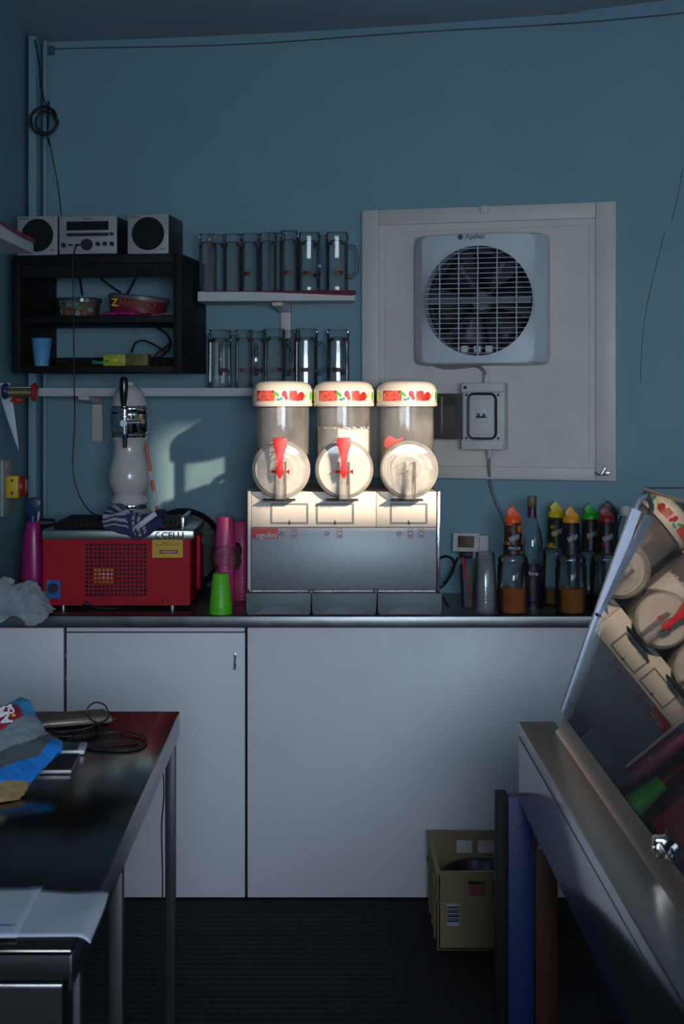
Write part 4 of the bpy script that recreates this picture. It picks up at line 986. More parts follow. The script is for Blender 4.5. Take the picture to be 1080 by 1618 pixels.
single('sweet_bag', b, mat('magenta_foil', (.40, .02, .14), .3, var=.3), 'crumpled magenta sweet bag in front of the candy drum', 'bag', tuple(cp), solid=.002)
b = B(); cp = ul(cl2+.055, .07, SZ)
b.grid(lambda u, v: cp+ux*(.16*u-.055)+uy*(.06*v)+Vector((0, 0, .002+.009*u*u+.003*noise.noise(Vector((u*6, v*4, 5))))), 16, 6)
single('paper_slip', b, M_shelf, 'curled white paper slip at the right end of the cabinet middle board', 'paper', tuple(cp), solid=.001)
# lower compartment
p = at_u(65, 560, .045); p = ul((p-U0).dot(ux), .05, .0225)
b = B().lathe([(0, .001), (.024, 0), (.0345, .092), (.036, .094), (.0345, .096), (.0325, .092), (.0225, .004), (0, .004)], seg=36)
o = obj('plastic_cup', b, mat('blue_cup_plastic', (.12, .36, .62), .4, var=.05)); o.location = p; tag(o, 'light blue plastic cup in the lower left of the black cabinet', 'cup')
pa = at_u(198, 570, .06); xl = (pa-U0).dot(ux); p = ul(xl, .06, .0225)
t = thing('snack_box', 'yellow-green snack box in the lower compartment of the black cabinet', 'box', tuple(p), UA)
obj('box', B().box(-.078, .0, 0, .05, 0, .040, .002), mat('lime_print', (.42, .42, .02), .5, var=.25, scale=40), t, local=True)
obj('box_end', B().box(.0005, .078, 0, .05, 0, .040, .002), mat('olive_print', (.14, .12, .02), .5, var=.3, scale=50), t, local=True)
obj('box_emblem', B().lathe([(0, -.0008), (.012, -.0008), (.012, .001)], (-.035, 0, .02), 20, 'Y', sy=.5), M_ypr, t, local=True)
b = B(); pts = [ul(xl-.09+.03*math.cos(a)*(1-.2*(k % 3)/3), .06+.015*math.sin(a), .030+.006*(k % 5)/2) for k, a in enumerate([i*.7 for i in range(24)])]
b.tube(spline(pts, 4), .0018, 6); single('cable', b, mat('green_cable', (.03, .26, .16), .5, var=.1), 'tangle of thin green cable left of the yellow-green snack box', 'cable', tuple(ul(xl-.09, .06, .024)))
def UC(pts): return [at_u(x, y, yl) for x, y, yl in pts]
cable('cable', UC([(122, 418, .30), (125, 435, .30), (130, 466, .26)]), .004, M_cable, 'black cable hanging at the left behind the cabinet top rail')
cable('cable', UC([(133, 418, .33), (150, 432, .33), (172, 450, .33), (190, 462, .30)]), .004, M_cable, 'black cable slanting down to the right behind the cabinet top rail')
cable('cable', UC([(222, 418, .33), (216, 436, .33), (208, 452, .33), (201, 464, .30)]), .004, M_cable, 'black cable slanting down to the left behind the candy drum')
cable('cable', UC([(248, 518, .34), (262, 526, .33), (269, 540, .30), (266, 552, .28), (256, 562, .26), (245, 566, .26), (238, 574, .22), (247, 560, .24), (262, 548, .26), (270, 541, .28)]), .0035, M_cable, 'black cable curling in the lower right corner of the black cabinet')
cable('cable', UC([(208, 556, .25), (213, 543, .28), (225, 538, .30), (240, 543, .30), (252, 550, .28), (262, 558, .26)]), .0035, M_cable, 'black cable arching above the yellow-green snack box')
# left near shelf
b = B(); z0_, z1_ = 1.930, 1.962
D_ = 3.36; xr = (53-CX)/F*D_
b.box(XL, xr, 2.2, D_, z0_, z1_, .002); single('wall_shelf', b, M_shelf, 'white shelf end at the left picture edge, in front of the left loudspeaker', 'shelf', (XL, 2.9, z0_))
b = B()
b.grid(lambda u, v: Vector((xr+.003-.18*v if v > .25 else xr+.003, 2.3+1.068*u, z1_+.0012 if v > .25 else z1_+.0012-.006*(.25-v)/.25*(1+.6*math.sin(u*9)))), 30, 8)
single('shelf_cloth', b, M_darkred, 'dark red cloth edge on the white shelf at the left picture edge', 'cloth', (xr-.1, 2.9, z1_), solid=.0014)

# ------------------------------------------------------------------ left wall: spindle, paper, switch; cable coil
yv = 4.655
t = thing('wall_spindle', 'blue and red ended brass spindle fixed to the left wall below the cabinet', 'spindle', (XL, yv, 1.6))
c1 = P(8, 617, yv); c2 = P(54, 620, yv); zc_ = 1.608
obj('wall_plate', B().box(XL-.004, XL+.012, yv-.03, yv+.03, zc_-.035, zc_+.03, .003), mat('spindle_grey', (.3, .3, .32), .5, var=.1), t)
obj('blue_end', B().lathe([(0, -.006), (.022, -.006), (.026, 0), (.026, .006), (.022, .012), (0, .012)], (XL+.046, yv, zc_), 32, 'X'), M_navy, t, label='dark blue round end')
obj('red_end', B().lathe([(0, -.007), (.026, -.006), (.031, 0), (.031, .005), (.02, .011), (0, .012)], (-.948, yv, zc_-.003), 32, 'X'), mat('red_enamel_gloss', (.45, .03, .02), .2, var=.1), t, label='glossy red round end')
obj('drum', B().cyl((XL+.052, yv, zc_-.004), (-.952, yv, zc_-.004), .016, seg=24), mat('brass', (.32, .26, .14), .35, .8, var=.15), t)
obj('bar', B().cyl((XL+.01, yv, zc_+.012), (-.952, yv, zc_+.012), .005, seg=12), M_steel2, t)
obj('red_lever', B().lathe([(0, -.023), (.006, -.019), (.011, -.004), (.010, .01), (.004, .02), (0, .022)], (XL+.088, yv-.005, zc_-.030), 24, 'X', sy=1.), mat('red_enamel_gloss'  , (.45, .03, .02), .2), t)
b = B()
def strip(u, v):
    a0, a1 = (0, 18.5), (30, 20)
    yy = 605+108*v; xl_ = -4+34*v**1.25; xr_ = 15.5+14.5*v**.8
    q = P(xl_+(xr_-xl_)*u, yy, yv+.035-.01*v); q.x += .0; return q
b.grid(strip, 4, 24); single('paper_strip', b, M_white, 'long white pointed paper strip hanging down from the spindle on the left wall', 'paper strip', tuple(P(5, 610, yv-.03)), solid=.0006)
t = thing('switch_plate', 'pale blank switch plate on the left wall, carrying the yellow isolator', 'switch', (XL, 4.82, 1.19))
zA, zB = 1.375, 1.185
obj('plate', B().box(XL-.003, XL+.008, 4.80, 4.97, zB, zA, .003), mat('plate_beige', (.42, .44, .40), .55, var=.06), t)
obj('cover_strip', B().box(XL+.007, XL+.010, 4.85, 4.955, zA-.028, zA-.012, .001), mat('plate_beige'), t)
b = B(); b.box(XL+.008, XL+.052, 4.835, 4.925, 1.243, 1.322, .008); sw = obj('isolator', b, M_yellow, t, label='yellow isolator housing')
obj('rotary_knob', B().lathe([(.036, .0), (.034, .010), (.022, .016), (0, .016)], (XL+.052, 4.88, 1.283), 28, 'X').box(XL+.060, XL+.074, 4.872, 4.888, 1.258, 1.308, .003), mat('knob_red', (.40, .02, .02), .4, var=.1), sw, label='red rotary knob')
for z in (1.262, 1.305): obj('screw', B().cyl((XL+.03, 4.834, z), (XL+.03, 4.838, z), .005, seg=10), M_darkred, sw)
# cable coil hanging in the corner
c = P(72, 190, 5.12); b = B(); pts = []
for k in range(5*16+1):
    a = PI/2+2*PI*k/16; r = .050+.006*math.sin(k*.37)-.012*(k > 44)
    pts.append(c+Vector((r*.95*math.cos(a)+.003*math.sin(k), -.012+.004*math.sin(k*.9)+.0003*k, r*math.sin(a)*(1.0 if math.sin(a) < 0 else 1.0))))
b.tube(pts, .0036, 7)
b.tube(spline([P(55, 62, 5.16), P(62, 100, 5.15), P(64, 130, 5.14), P(70, 160, 5.13), P(74, 168, 5.12), P(75, 215, 5.13), P(78, 230, 5.15)], 8), .0026, 6)
b.tube(spline([P(77, 218, 5.13), P(84, 255, 5.16), P(91, 290, 5.17), P(97, 340, 5.14)], 6), .0020, 6)
b.tube(spline([P(77, 160, 5.125), P(76, 190, 5.115), P(75, 206, 5.12)], 4), .004, 6)
single('cable_coil', b, M_cable, 'coil of dark cable hanging high in the left corner', 'cable', tuple(c))
b = B(); pts = [Vector((x, Dw(x)-.010, 2.872+.004*math.sin(x*5))) for x in [-1.0+2.2*i/30 for i in range(31)]]
b.tube(pts, .0022, 6); b.box(-1.022, -.998, Dw(-1.0)-.022, Dw(-1.0)-.004, 2.855, 2.885, .002)
single('cable', b, mat('painted_cable', (.05, .08, .10), .6, var=.1), 'thin painted cable running along the top of the back wall', 'cable', tuple(pts[0]))

# ------------------------------------------------------------------ spray bottle and cloth at the left
xb, yb = (52-CX)/F*4.74, 4.74
t = thing('spray_bottle', 'magenta spray bottle with a dark blue trigger head, left of the red cooler', 'spray bottle', (xb, yb, ZT))
mmag = mat('magenta_plastic', (.42, .012, .16), .3, var=.05)
obj('bottle_body', B().lathe([(0, .001), (.036, 0), (.039, .006), (.038, .10), (.034, .18), (.027, .245), (.019, .272), (.016, .277), (0, .277)], seg=32, sy=.75), mmag, t, local=True)
obj('collar', B().cyl((0, 0, .274), (0, 0, .296), .0155, seg=20), M_navy, t, local=True)
b = B(); b.prism([(-.018, .294), (.014, .294), (.018, .318), (.029, .330), (.028, .346), (.004, .356), (-.012, .352), (-.026, .326), (-.024, .315), (-.016, .316)], -.012, .012, .004); hd_ = obj('spray_head', b, M_navy, t, local=True)
b = B(); b.prism([(.016, .312), (.024, .306), (.023, .285), (.016, .272), (.013, .274), (.017, .290), (.013, .310)], -.006, .006, .002); obj('trigger', b, mat('trigger_pale', (.35, .33, .42), .4, var=.1), hd_, local=True)
b = B(); b.cyl(P(60, 826, 4.83), P(86, 826, 4.83), .018, .013, 20); b.cyl(P(58, 826, 4.83), P(62, 826, 4.83), .021, seg=20)
b.cyl(P(70, 830, 4.83), P(70, 950, 4.83), .008, seg=10)
single('hose_fitting', b, M_black, 'black hose fitting between the spray bottle and the red cooler', 'hose fitting', tuple(P(70, 948, 4.83)))
# crumpled cloth
b = B(); nu, nv = 70, 46
x0, x1 = (-30-CX)/F*4.5, (78-CX)/F*4.5
def crump(u, v):
    x = x0+(x1-x0)*u; n1 = noise.noise(Vector((u*4.2, v*3.1, 1.7))); n2 = noise.noise(Vector((u*9+3, v*8, 4.1))); n3 = noise.noise(Vector((u*20, v*15, 9)))
    ed = min(1, 5*(1-u))*min(1, 6*u+.3)
    if v < .68:
        q = v/.68; y = 4.588-.113*q; hump = math.sin(PI*min(1, q*.93+.05))*.095*(.55+.5*math.cos((u-.35)*2.2))*ed
        z = ZT+.006+max(0, hump)+(.026*n1+.014*n2+.006*n3)*ed*math.sin(PI*min(1., q+.08))
    else:
        q = (v-.68)/.32; y = 4.475-.012*math.sin(q*PI*.6)-.008*(.5+n1)
        hem = .045*(.45+.55*math.sin(u*8.5+.4))*min(1, 3.2*(1.02-u))
        z = ZT+.012*(1-q)-hem*q+.006*n2*(1-q)
    z = max(z, ZT+.003) if y > 4.48 else z
    return Vector((x+.018*n2+.008*n3, y, z))
b.grid(crump, nu, nv); single('cleaning_cloth', b, mat('grey_cloth', (.36, .40, .42), .9, var=.25, scale=30, bump=.4, bscale=400), 'crumpled pale grey cleaning cloth hanging over the worktop edge at the left', 'cloth', ((x0+x1)/2, 4.55, ZT), solid=.003, smooth=50)

# ------------------------------------------------------------------ crate on the floor
t = thing('plastic_crate', 'beige plastic crate standing on the dark floor below the worktop', 'crate', (.51, 4.28, 0))
mcr = mat('beige_crate', (.27, .205, .105), .55, var=.08)
a0, a1, c0, c1, H = .322, .655, 4.085, 4.475, .222; wl = .006
b = B()
def crate_wall_x(y0, y1):          # front/back walls with two rows of hand slots
    hs = [a0+.092, a0+.142, a0+.160, a0+.210, a0+.228, a0+.278]
    b.box(a0+.004, a1-.004, y0, y1, .004, .158); b.box(a0+.004, a1-.004, y0, y1, .200, H)
    xs_ = [a0+.004]+hs+[a1-.004]
    for k in range(0, len(xs_), 2): b.box(xs_[k], xs_[k+1], y0, y1, .158, .200)
crate_wall_x(c0+.004, c0+.010); crate_wall_x(c1-.010, c1-.004)
b.box(a0+.004, a0+.010, c0+.004, c1-.004, .004, H); b.box(a1-.010, a1-.004, c0+.004, c1-.004, .004, H); b.box(a0+.004, a1-.004, c0+.004, c1-.004, .001, .008)
crate_b = b
b = B(); b.holed(a0-.002, a1+.002, c0-.002, c1+.002, a0+.011, a1-.011, c0+.011, c1-.011, 0, .008)
for v in b.bm.verts: v.co = Vector((v.co.x, v.co.z, H-.002+v.co.y))
obj('top_rim', b, mcr, t)
b = B(); b.holed(a0-.001, a1+.001, c0-.001, c1+.001, a0+.003, a1-.003, c0+.003, c1-.003, 0, .006)
for v in b.bm.verts: v.co = Vector((v.co.x, v.co.z, .140+v.co.y))
obj('band_rib', b, mcr, t)
b = crate_b
for x in (a0+.002, a0+.082, a1-.09, a1-.006): b.box(x, x+.004, c0-.001, c0+.005, .004, H)
for y in (c0+.09, c0+.19, c0+.29): b.box(a0-.001, a0+.005, y, y+.004, .004, H)
obj('crate_body', b, mcr, t)
lb = obj('barcode_label', B().box(a0+.030, a0+.066, c0+.002, c0+.0042, .072, .136), mat('label_bluish_white', (.42, .46, .55), .5, var=.04), t)
b = B(); z = .084
for h_ in (.006, .004, .007, .003, .006, .004, .006): b.box(a0+.031, a0+.065, c0+.001, c0+.0022, z, z+h_*.75); z += .0066
obj('bars', b, M_text, lb)
c = Vector((a0+.165, 4.28, .155))
t = thing('round_pan', 'dark round metal pan lying inside the beige crate', 'pan', (c.x, c.y, .01))
obj('pan_body', B().lathe([(0, .012), (.10, .012), (.128, c.z+.004), (.131, c.z+.006), (.129, c.z+.007), (.124, c.z), (.095, .018), (0, .018)], (c.x, c.y, 0), 56), mat('dark_pan', (.05, .055, .06), .3, .7, var=.2), t)
b = B(); b.box(a0+.02, a0+.31, c0+.013, c0+.022, .012, .185, .002)
single('red_packet', b, mat('red_packet_print', (.20, .015, .02), .5, var=.3), 'dark red packet showing through the hand slots of the beige crate', 'packet', (a0+.17, c0+.017, .01))

# ------------------------------------------------------------------ steel table at the left
TXR, TY0, TY1, TXL = -.318, 1.79, 3.138, -1.06
t = thing('steel_table', 'dark polished stainless steel work table in the left foreground', 'table', (-.69, 2.46, 0))
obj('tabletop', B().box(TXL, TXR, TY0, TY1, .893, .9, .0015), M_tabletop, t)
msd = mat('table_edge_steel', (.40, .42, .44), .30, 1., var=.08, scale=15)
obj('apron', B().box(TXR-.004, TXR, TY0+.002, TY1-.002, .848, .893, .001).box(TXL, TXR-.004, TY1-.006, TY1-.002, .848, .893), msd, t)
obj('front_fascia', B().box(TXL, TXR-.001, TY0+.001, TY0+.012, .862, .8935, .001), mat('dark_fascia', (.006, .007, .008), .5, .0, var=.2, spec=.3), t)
for x in (TXR-.038, TXL+.004):
    for y in (TY1-.05, 2.285, TY0+.10):
        obj('leg', B().box(x+.012, x+.034, y-.011, y+.011, 0, .85, .002), mat('table_leg_steel', (.025, .028, .03), .4, .2, var=.1), t)
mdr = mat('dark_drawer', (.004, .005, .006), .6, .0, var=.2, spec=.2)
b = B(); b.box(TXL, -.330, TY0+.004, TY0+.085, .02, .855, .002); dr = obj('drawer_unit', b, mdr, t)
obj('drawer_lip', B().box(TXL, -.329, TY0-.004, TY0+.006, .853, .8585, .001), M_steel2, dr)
cable('cable', [Vector((TXR-.012, 2.9, .845)), Vector((TXR-.009, 2.9, .815)), Vector((TXR-.008, 2.895, .78)), Vector((TXR-.013, 2.9, .72)), Vector((TXR-.012, 2.9, .66)), Vector((TXR-.011, 2.9, .60)), Vector((TXR-.012, 2.9, .45))], .0016, M_cable, 'thin black wire hanging down under the steel table')
def onT(px, py, z=.9): D = (EYE-z)*F/(py-CY); return Vector(((px-CX)/F*D, D, z))
# brown case with cable
t0 = onT(118, 1143); t = thing('brown_case', 'flat brown leather case at the far end of the steel table', 'case', (t0.x, t0.y, .9005), math.radians(20))
obj('case_body', B().box(-.075, .075, -.03, .05, 0, .016, .006, 3), mat('brown_leather', (.16, .12, .09), .5, var=.15, bump=.3, bscale=300), t, local=True)
obj('zip_edge', B().box(-.074, .0745, -.0315, -.028, .005, .011, .001), mat('taupe_edge', (.30, .26, .23), .35, .3, var=.1), t, local=True)
obj('zip_pull', B().cyl((.076, -.025, .008), (.083, -.025, .006), .0025, seg=8), M_chrome, t, local=True)
b = B(); zc = .9025
lp = [onT(60, 1152, zc), onT(90, 1156, zc), onT(125, 1153, zc), onT(150, 1146, .91), P(171, 1134, 3.0), P(166, 1115, 3.0), P(150, 1110, 3.0), P(138, 1120, 3.0), P(142, 1135, 2.99), P(155, 1145, 2.95), onT(156, 1158, zc), onT(130, 1166, zc), onT(100, 1160, zc), onT(75, 1158, zc)]
b.tube(spline(lp, 8), .0017, 7)
single('cable', b, M_cable, 'black cable standing up in a loop over the brown case', 'cable', tuple(lp[0]))
b = B(); lp = [onT(70, 1163, zc), onT(120, 1163, zc), onT(170, 1157, zc), onT(205, 1158, zc), onT(231, 1166, zc), onT(225, 1178, zc), onT(195, 1184, zc), onT(160, 1183, zc), onT(135, 1180, zc), onT(150, 1176, zc), onT(185, 1175, zc), onT(220, 1171, zc)]
b.tube(spline(lp, 8), .0019, 7)
single('cable', b, M_cable, 'coiled black cable lying flat on the steel table right of the phone', 'cable', tuple(lp[0]))
t0 = onT(112, 1190); t = thing('mobile_phone', 'mobile phone with a white frame lying on the steel table beside the snack bag', 'phone', (t0.x, t0.y, .9005), math.radians(4))
obj('phone_body', B().box(-.040, .028, -.018, .05, 0, .009, .003), mat('phone_white', (.6, .6, .64), .3, var=.03), t, local=True)
obj('screen', B().box(-.036, .014, -.014, .046, .0088, .0096), mat('screen_black', (.006, .006, .007), .08, var=.1), t, local=True)
obj('home_button', B().cyl((.0215, .016, .0088), (.0215, .016, .0096), .0035, seg=16), M_steel2, t, local=True)
t0 = onT(85, 1222); t = thing('dark_tablet', 'dark flat folding tablet lying half under the snack bag on the steel table', 'tablet', (t0.x, t0.y, .9005), math.radians(2))
obj('tablet_body', B().box(-.10, .034, -.01, .11, 0, .008, .002), mat('tablet_grey', (.22, .21, .21), .4, .4, var=.1), t, local=True)
obj('screen', B().box(-.097, .031, -.007, .107, .0078, .0088), M_text, t, local=True)
# snack bag: a pillow pack leaning back on the table
outl = [(-120, 1190), (-70, 1150), (-15, 1122), (12, 1114), (30, 1103), (45, 1108), (54, 1130), (62, 1140), (70, 1158), (97, 1174), (98, 1188), (72, 1212), (48, 1238), (40, 1252), (25, 1272), (0, 1284), (-50, 1300), (-130, 1290)]
def inside(x, y, pl_):
    c_ = False; n_ = len(pl_)
    for i in range(n_):
        x1_, y1_ = pl_[i]; x2_, y2_ = pl_[i-1]
        if (y1_ > y) != (y2_ > y) and x < (x2_-x1_)*(y-y1_)/(y2_-y1_)+x1_: c_ = not c_
    return c_
def edist(x, y, pl_):
    m_ = 1e9
    for i in range(len(pl_)):
        ax, ay = pl_[i-1]; bx_, by_ = pl_[i]; dx, dy = bx_-ax, by_-ay
        t_ = max(0, min(1, ((x-ax)*dx+(y-ay)*dy)/(dx*dx+dy*dy))); m_ = min(m_, math.hypot(x-ax-dx*t_, y-ay-dy*t_))
    return m_
label_poly = [(-60, 1190), (-30, 1145), (12, 1118), (27, 1121), (35, 1140), (8, 1161), (-20, 1178)]
tip_poly = [(12, 1114), (30, 1100), (47, 1106), (56, 1130), (38, 1138), (27, 1118)]
band_poly = [(-140, 1300), (-60, 1250), (0, 1228), (28, 1213), (60, 1203), (83, 1172), (101, 1172), (100, 1190), (72, 1214), (48, 1240), (5, 1245), (-20, 1262), (-40, 1310)]
chip_poly = [(-20, 1264), (5, 1244), (40, 1240), (42, 1256), (28, 1276), (0, 1290), (-40, 1310)]
frost_poly = [(-110, 1200), (-60, 1190), (-20, 1178), (35, 1140), (50, 1128), (66, 1150), (78, 1160), (50, 1180), (15, 1194), (-40, 1216)]
def bagD(y): return 2.40+.28*(1295-y)/190
b = B(); st_ = 2
def bagp(x, y, sgn):
    d = edist(x, y, outl); th_ = .034*(1-math.exp(-d/26))+.0035*noise.noise(Vector((x*.05, y*.05, sgn)))+.003*noise.noise(Vector((x*.13, y*.11, sgn+4)))
    q = P(x, y, bagD(y)); nrm = Vector((0, -.42, .9)) if False else Vector((0, -.75, .66)); return q+nrm*(th_*sgn*.8 if d > 1 else 0)+Vector((0, .012, .0))
cells = [(x, y) for x in range(-129, 102, st_) for y in range(1100, 1302, st_) if inside(x+st_/2, y+st_/2, outl)]
mats_bag = [mat('bag_clear_grey', (.10, .115, .12), .25, var=.15, scale=20), mat('bag_blue', (.02, .20, .62), .25, var=.08), mat('bag_red', (.42, .02, .035), .3, var=.05), mat('bag_frosted', (.26, .30, .33), .35, var=.08), mat('bag_chips', (.30, .20, .09), .5, var=.4, scale=40), mat('bag_light_blue', (.05, .27, .50), .3, var=.1)]
for sgn in (1, -1):
    vd = {}
    def gv(x, y):
        if (x, y) not in vd: vd[(x, y)] = b.bm.verts.new(bagp(x, y, sgn))
        return vd[(x, y)]
    for x, y in cells:
        mx_, my_ = x+st_/2, y+st_/2
        b.mi = 2 if inside(mx_, my_, label_poly) else 5 if inside(mx_, my_, tip_poly) else 4 if inside(mx_, my_, chip_poly) else 1 if inside(mx_, my_, band_poly) else 3 if inside(mx_, my_, frost_poly) else 0
        b.f((gv(x, y), gv(x+st_, y), gv(x+st_, y+st_), gv(x, y+st_)))
bmesh.ops.remove_doubles(b.bm, verts=b.bm.verts, dist=.0008)
zmin = min(v.co.z for v in b.bm.verts)
for v in b.bm.verts: v.co.z = max(v.co.z, .9012)
bag = single('snack_bag', b, mats_bag, 'blue and clear crisp bag with a red logo patch leaning on the steel table', 'bag', tuple(P(-10, 1250, 2.5)), smooth=60)
def bag_text(s, size, px, py, ang):
    q = bagp(px, py, 1)+Vector((0, -.75, .66))*.005
    rot = Matrix.Rotation(math.radians(-42), 4, 'X') @ Matrix.Rotation(-math.radians(ang), 4, 'Y')
    return text('lettering', s, size, q, M_wtext, bag, rot=rot, bold=.0008, align='LEFT')
bag_text('AM', .027, 15, 1157, 122)
bag_text('Chi', .014, 21, 1138, 122)
q = bagp(22, 1141, 1)+Vector((0, -.75, .66))*.003
b = B(); bmesh.ops.create_icosphere(b.bm, subdivisions=2, radius=.0035, matrix=Matrix.Translation(q) @ Matrix.Diagonal((1.2, .5, .7, 1)))
obj('yellow_spot', b, M_yellow, bag)
# papers at the near end
b = B()
def pap(u, v):
    pA, pB, pC, pD = onT(8, 1408, .9015), onT(172, 1409, .9015), onT(142, 1481, .9015), onT(-30, 1482, .9015)
    q = pA.lerp(pB, u).lerp(pD.lerp(pC, u), v)
    over = max(0, q.x-TXR); q.z -= over*over*22*(.4+v); q.z += .002*math.sin(u*7+v*3)*(1-v)+.0012; q.x += .004*(1-v)*math.sin(v*3); return q
b.grid(pap, 30, 14); single('paper_sheet', b, mat('blue_white_paper', (.50, .53, .62), .7, var=.04, scale=6), 'loose white paper sheet curling over the near right corner of the steel table', 'paper', tuple(onT(80, 1440)), solid=.0007)
b = B()
def pad(u, v):
    pA, pB, pC, pD = onT(-160, 1406, .905), onT(68, 1404, .905), onT(27, 1482, .905), onT(-220, 1484, .905)
    q = pA.lerp(pB, u).lerp(pD.lerp(pC, u), v); q.z += .001+.004*max(0, u-.85)*6*(1-v)*.6; return q
b.grid(pad, 16, 12)
t = single('notepad', b, mat('blue_white_paper'), 'thick white notepad lying on the loose sheet at the left picture edge', 'notepad', tuple(onT(0, 1445)), solid=.0012)
b = B(); pA, pB, pC, pD = [onT(x, y, .9028) for x, y in ((-160, 1406), (64, 1406), (26, 1481), (-220, 1483))]
b.ring_loft([[pA+Vector((0, 0, 0)), pB, pC, pD], [q+Vector((0, 0, .0032)) for q in (pA, pB, pC, pD)]]); obj('pages', b, mat('page_block', (.33, .34, .32), .8, var=.1), t)
b = B(); b.tube(spline([onT(-6, 1462, .9076), onT(5, 1461.5, .9076), onT(15, 1462, .9076), onT(25, 1461, .9076)], 5), .0009, 5); obj('pen_line', b, M_navy, t)

# ------------------------------------------------------------------ display case at the right
KX, KD0, KD1 = .4135, .75, 3.04
t = thing('display_counter', 'stainless steel display case counter in the right foreground', 'display counter', (.8, 1.9, 0))
msr = mat('counter_steel', (.42, .37, .32), .30, 1., var=.04, scale=3, rvar=.03)
msf = mat('fascia_steel', (.62, .64, .66), .16, 1., var=.06, scale=6)
obj('ledge', B().box(KX, .492, KD0, KD1, .893, .9, .0015), msr, t)
obj('fascia', B().box(KX+.001, KX+.006, KD0, KD1-.001, .731, .893, .001).box(KX+.006, 1.3, KD1-.008, KD1-.002, .731, .885), msf, t)
obj('fascia_seam', B().box(KX+.0002, KX+.0012, KD0, KD1-.002, .868, .8695), M_text, t)
b = B(); b.prism([(.478, .9), (.486, .908), (.497, .930), (.503, .930), (.503, .88), (.478, .88)], KD0, KD1-.09)
obj('glass_rail', b, msr, t)
obj('well_floor', B().box(.503, 1.3, KD0, KD1-.03, .872, .879), mat('well_dark', (.03, .032, .034), .3, .6, var=.2), t)
obj('well_end', B().box(.503, 1.3, KD1-.032, KD1-.02, .872, .902, .002), mat('well_end_grey', (.03, .035, .035), .4, var=.1), t)
obj('end_handle', B().lathe([(0, KD1-.044), (.033, KD1-.044), (.035, KD1-.034), (0, KD1-.034)], (.588, 0, .879), 32, 'Y'), M_black, t)
obj('rear_support', B().box(1.24, 1.30, KD0, KD1-.02, 0, .872), mdr, t)
obj('under_shelf', B().box(.62, 1.24, KD0, KD1-.02, .70, .73), mdr, t)
for y in (KD1-.05, 1.3): obj('leg', B().box(1.18, 1.23, y-.02, y+.02, 0, .70), M_steel2, t)
obj('leg', B().box(.60, .64, 1.28, 1.32, 0, .70), mdr, t)
# slanted glass lid (hinged on the rail, propped open) with its trim
GN = Vector((-.90378, -.00518, .42798)); GD = -.74817                    # plane of the pane seen from the eye point
def onG(px, py):
    u = Vector(((px-CX)/F, 1, -(py-CY)/F)); k = GD/GN.dot(u); return Vector((u.x*k, k, EYE+u.z*k))
def gp(z, y):                                                           # point of the pane at height z, depth y
    x = (GD-GN.y*y-GN.z*(z-EYE))/GN.x; return Vector((x, y, z))
za, zb_, ye0, ye1 = .932, 1.385, KD0+.1, 3.055
b = B(); off = GN*.004
b.ring_loft([[gp(za, ye0), gp(za, ye1-.09), gp(zb_, ye1+.09), gp(zb_, ye0)], [q+off*-1 for q in (gp(za, ye0), gp(za, ye1-.09), gp(zb_, ye1+.09), gp(zb_, ye0))]])
t2 = obj('glass_lid', b, G_pane, t, smooth=0, label='slanted glass lid mirroring the slush machine')
b = B(); b.tube([gp(zb_+.003, ye0), gp(zb_+.003, ye1+.085)], .0042, 8); obj('top_trim', b, mat('bronze_trim', (.45, .36, .24), .3, .9, var=.1), t2)
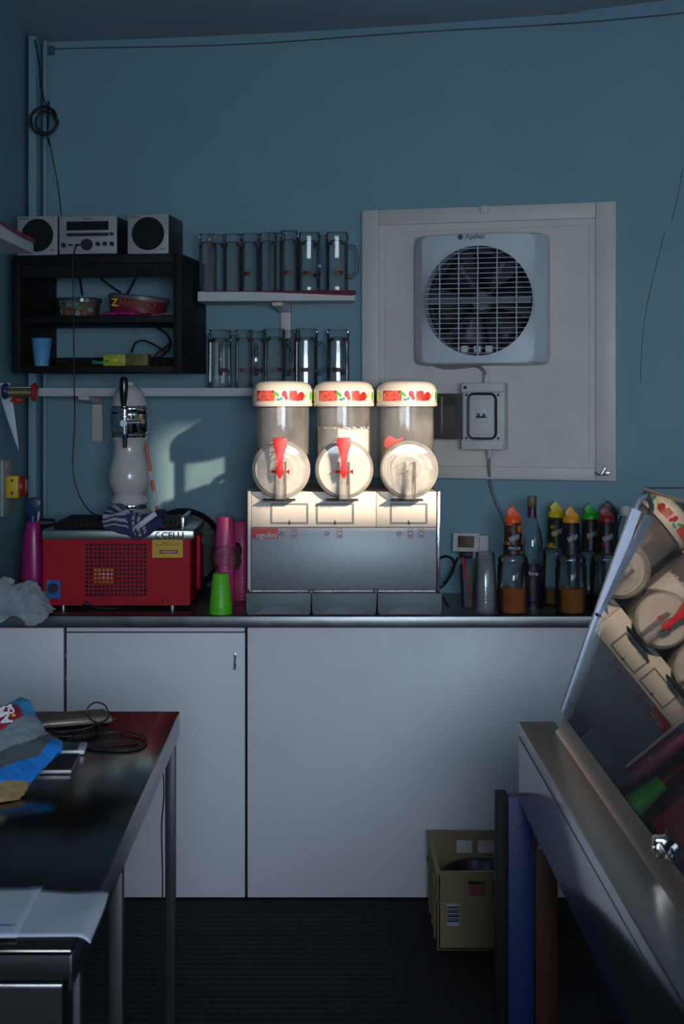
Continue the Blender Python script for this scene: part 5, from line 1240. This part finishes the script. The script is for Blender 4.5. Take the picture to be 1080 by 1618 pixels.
# white post at the far end
pbm, ptp = P(891, 1124, 3.035), P(1004, 805, 3.085)
b = B(); d = (ptp-pbm).normalized(); sd = Vector((d.z, 0, -d.x)).normalized(); fw_ = Vector((0, 1, 0))
def sec(c, w_): return [c-sd*w_-fw_*.008, c+sd*w_-fw_*.008, c+sd*w_+fw_*.008, c-sd*w_+fw_*.008]
b.ring_loft([sec(pbm, .0085), sec(pbm.lerp(ptp, .5), .0105), sec(ptp, .0105)])
t3 = obj('end_post', b, mat('post_white', (.55, .60, .72), .35, .2, var=.03), t, smooth=0, label='white slanting square end post')
obj('post_screw', B().cyl(P(943, 972, 3.052), P(942, 970, 3.046), .003, seg=10), M_text, t3)
q = [ptp-d*.01, P(1007, 795, 3.09), P(1014, 787, 3.10), P(1028, 783, 3.12), P(1044, 783, 3.15), P(1062, 789, 3.17)]
b = B(); b.tube(spline(q, 8), .0058, 12); obj('bent_tube', b, mat('tube_grey_white', (.5, .52, .56), .35, .3, var=.05), t3)
obj('tube_clamp', B().cyl(P(1057, 789, 3.16), P(1066, 792, 3.165), .006, seg=12), M_black, t3)
# upper shelf glass outline behind
b = B(); q = [P(1014, 790, 3.3), P(1017, 778, 3.3), P(1021, 772, 3.3), P(1030, 771, 3.3), P(1080, 771, 3.3), P(1180, 771, 3.3)]
b.tube(spline(q, 6), .0022, 6)
obj('wire_rail', b, M_black, t)
# hinge clamp and stay on the rail
hc = onG(1045, 1352)
b = B(); b.box(hc.x-.014, hc.x+.010, hc.y-.018, hc.y+.006, .922, .952, .003); b.cyl((hc.x-.016, hc.y-.008, .938), (hc.x+.014, hc.y-.008, .938), .006, seg=14)
t4 = obj('hinge_clamp', b, M_chrome, t, label='chrome hinge clamp on the glass rail')
b = B(); b.tube(spline([(hc.x, hc.y-.002, .945), P(1056, 1310, 2.12), P(1068, 1270, 2.16), P(1082, 1225, 2.2), P(1110, 1120, 2.3)], 6), .0034, 8); obj('stay_rod', b, M_steel2, t4)
obj('clamp_screw', B().cyl((hc.x-.012, hc.y-.021, .934), (hc.x-.012, hc.y-.017, .934), .004, seg=10), M_text, t4)
# boards standing under the counter
t5 = thing('blue_panel', 'tall dark blue panel with a black side standing under the display counter end', 'panel', (.42, 3.13, 0))
obj('blue_face', B().box(.393, .447, 3.045, 3.075, 0, .738, .001), mat('blue_board', (.006, .024, .13), .5, var=.08), t5)
obj('black_side', B().box(.369, .3925, 3.052, 3.09, 0, .741, .001), M_blackw, t5)
b = B(); b.box(.452, .50, 3.05, 3.24, 0, .725, .002)
o = single('orange_panel', b, mat('orange_brown_board', (.07, .022, .005), .5, var=.15), 'orange-brown panel standing right of the dark blue panel under the counter', 'panel', (.475, 3.15, 0))
obj('panel_screw', B().cyl((.462, 3.046, .63), (.462, 3.052, .63), .005, seg=10), M_chrome, o)
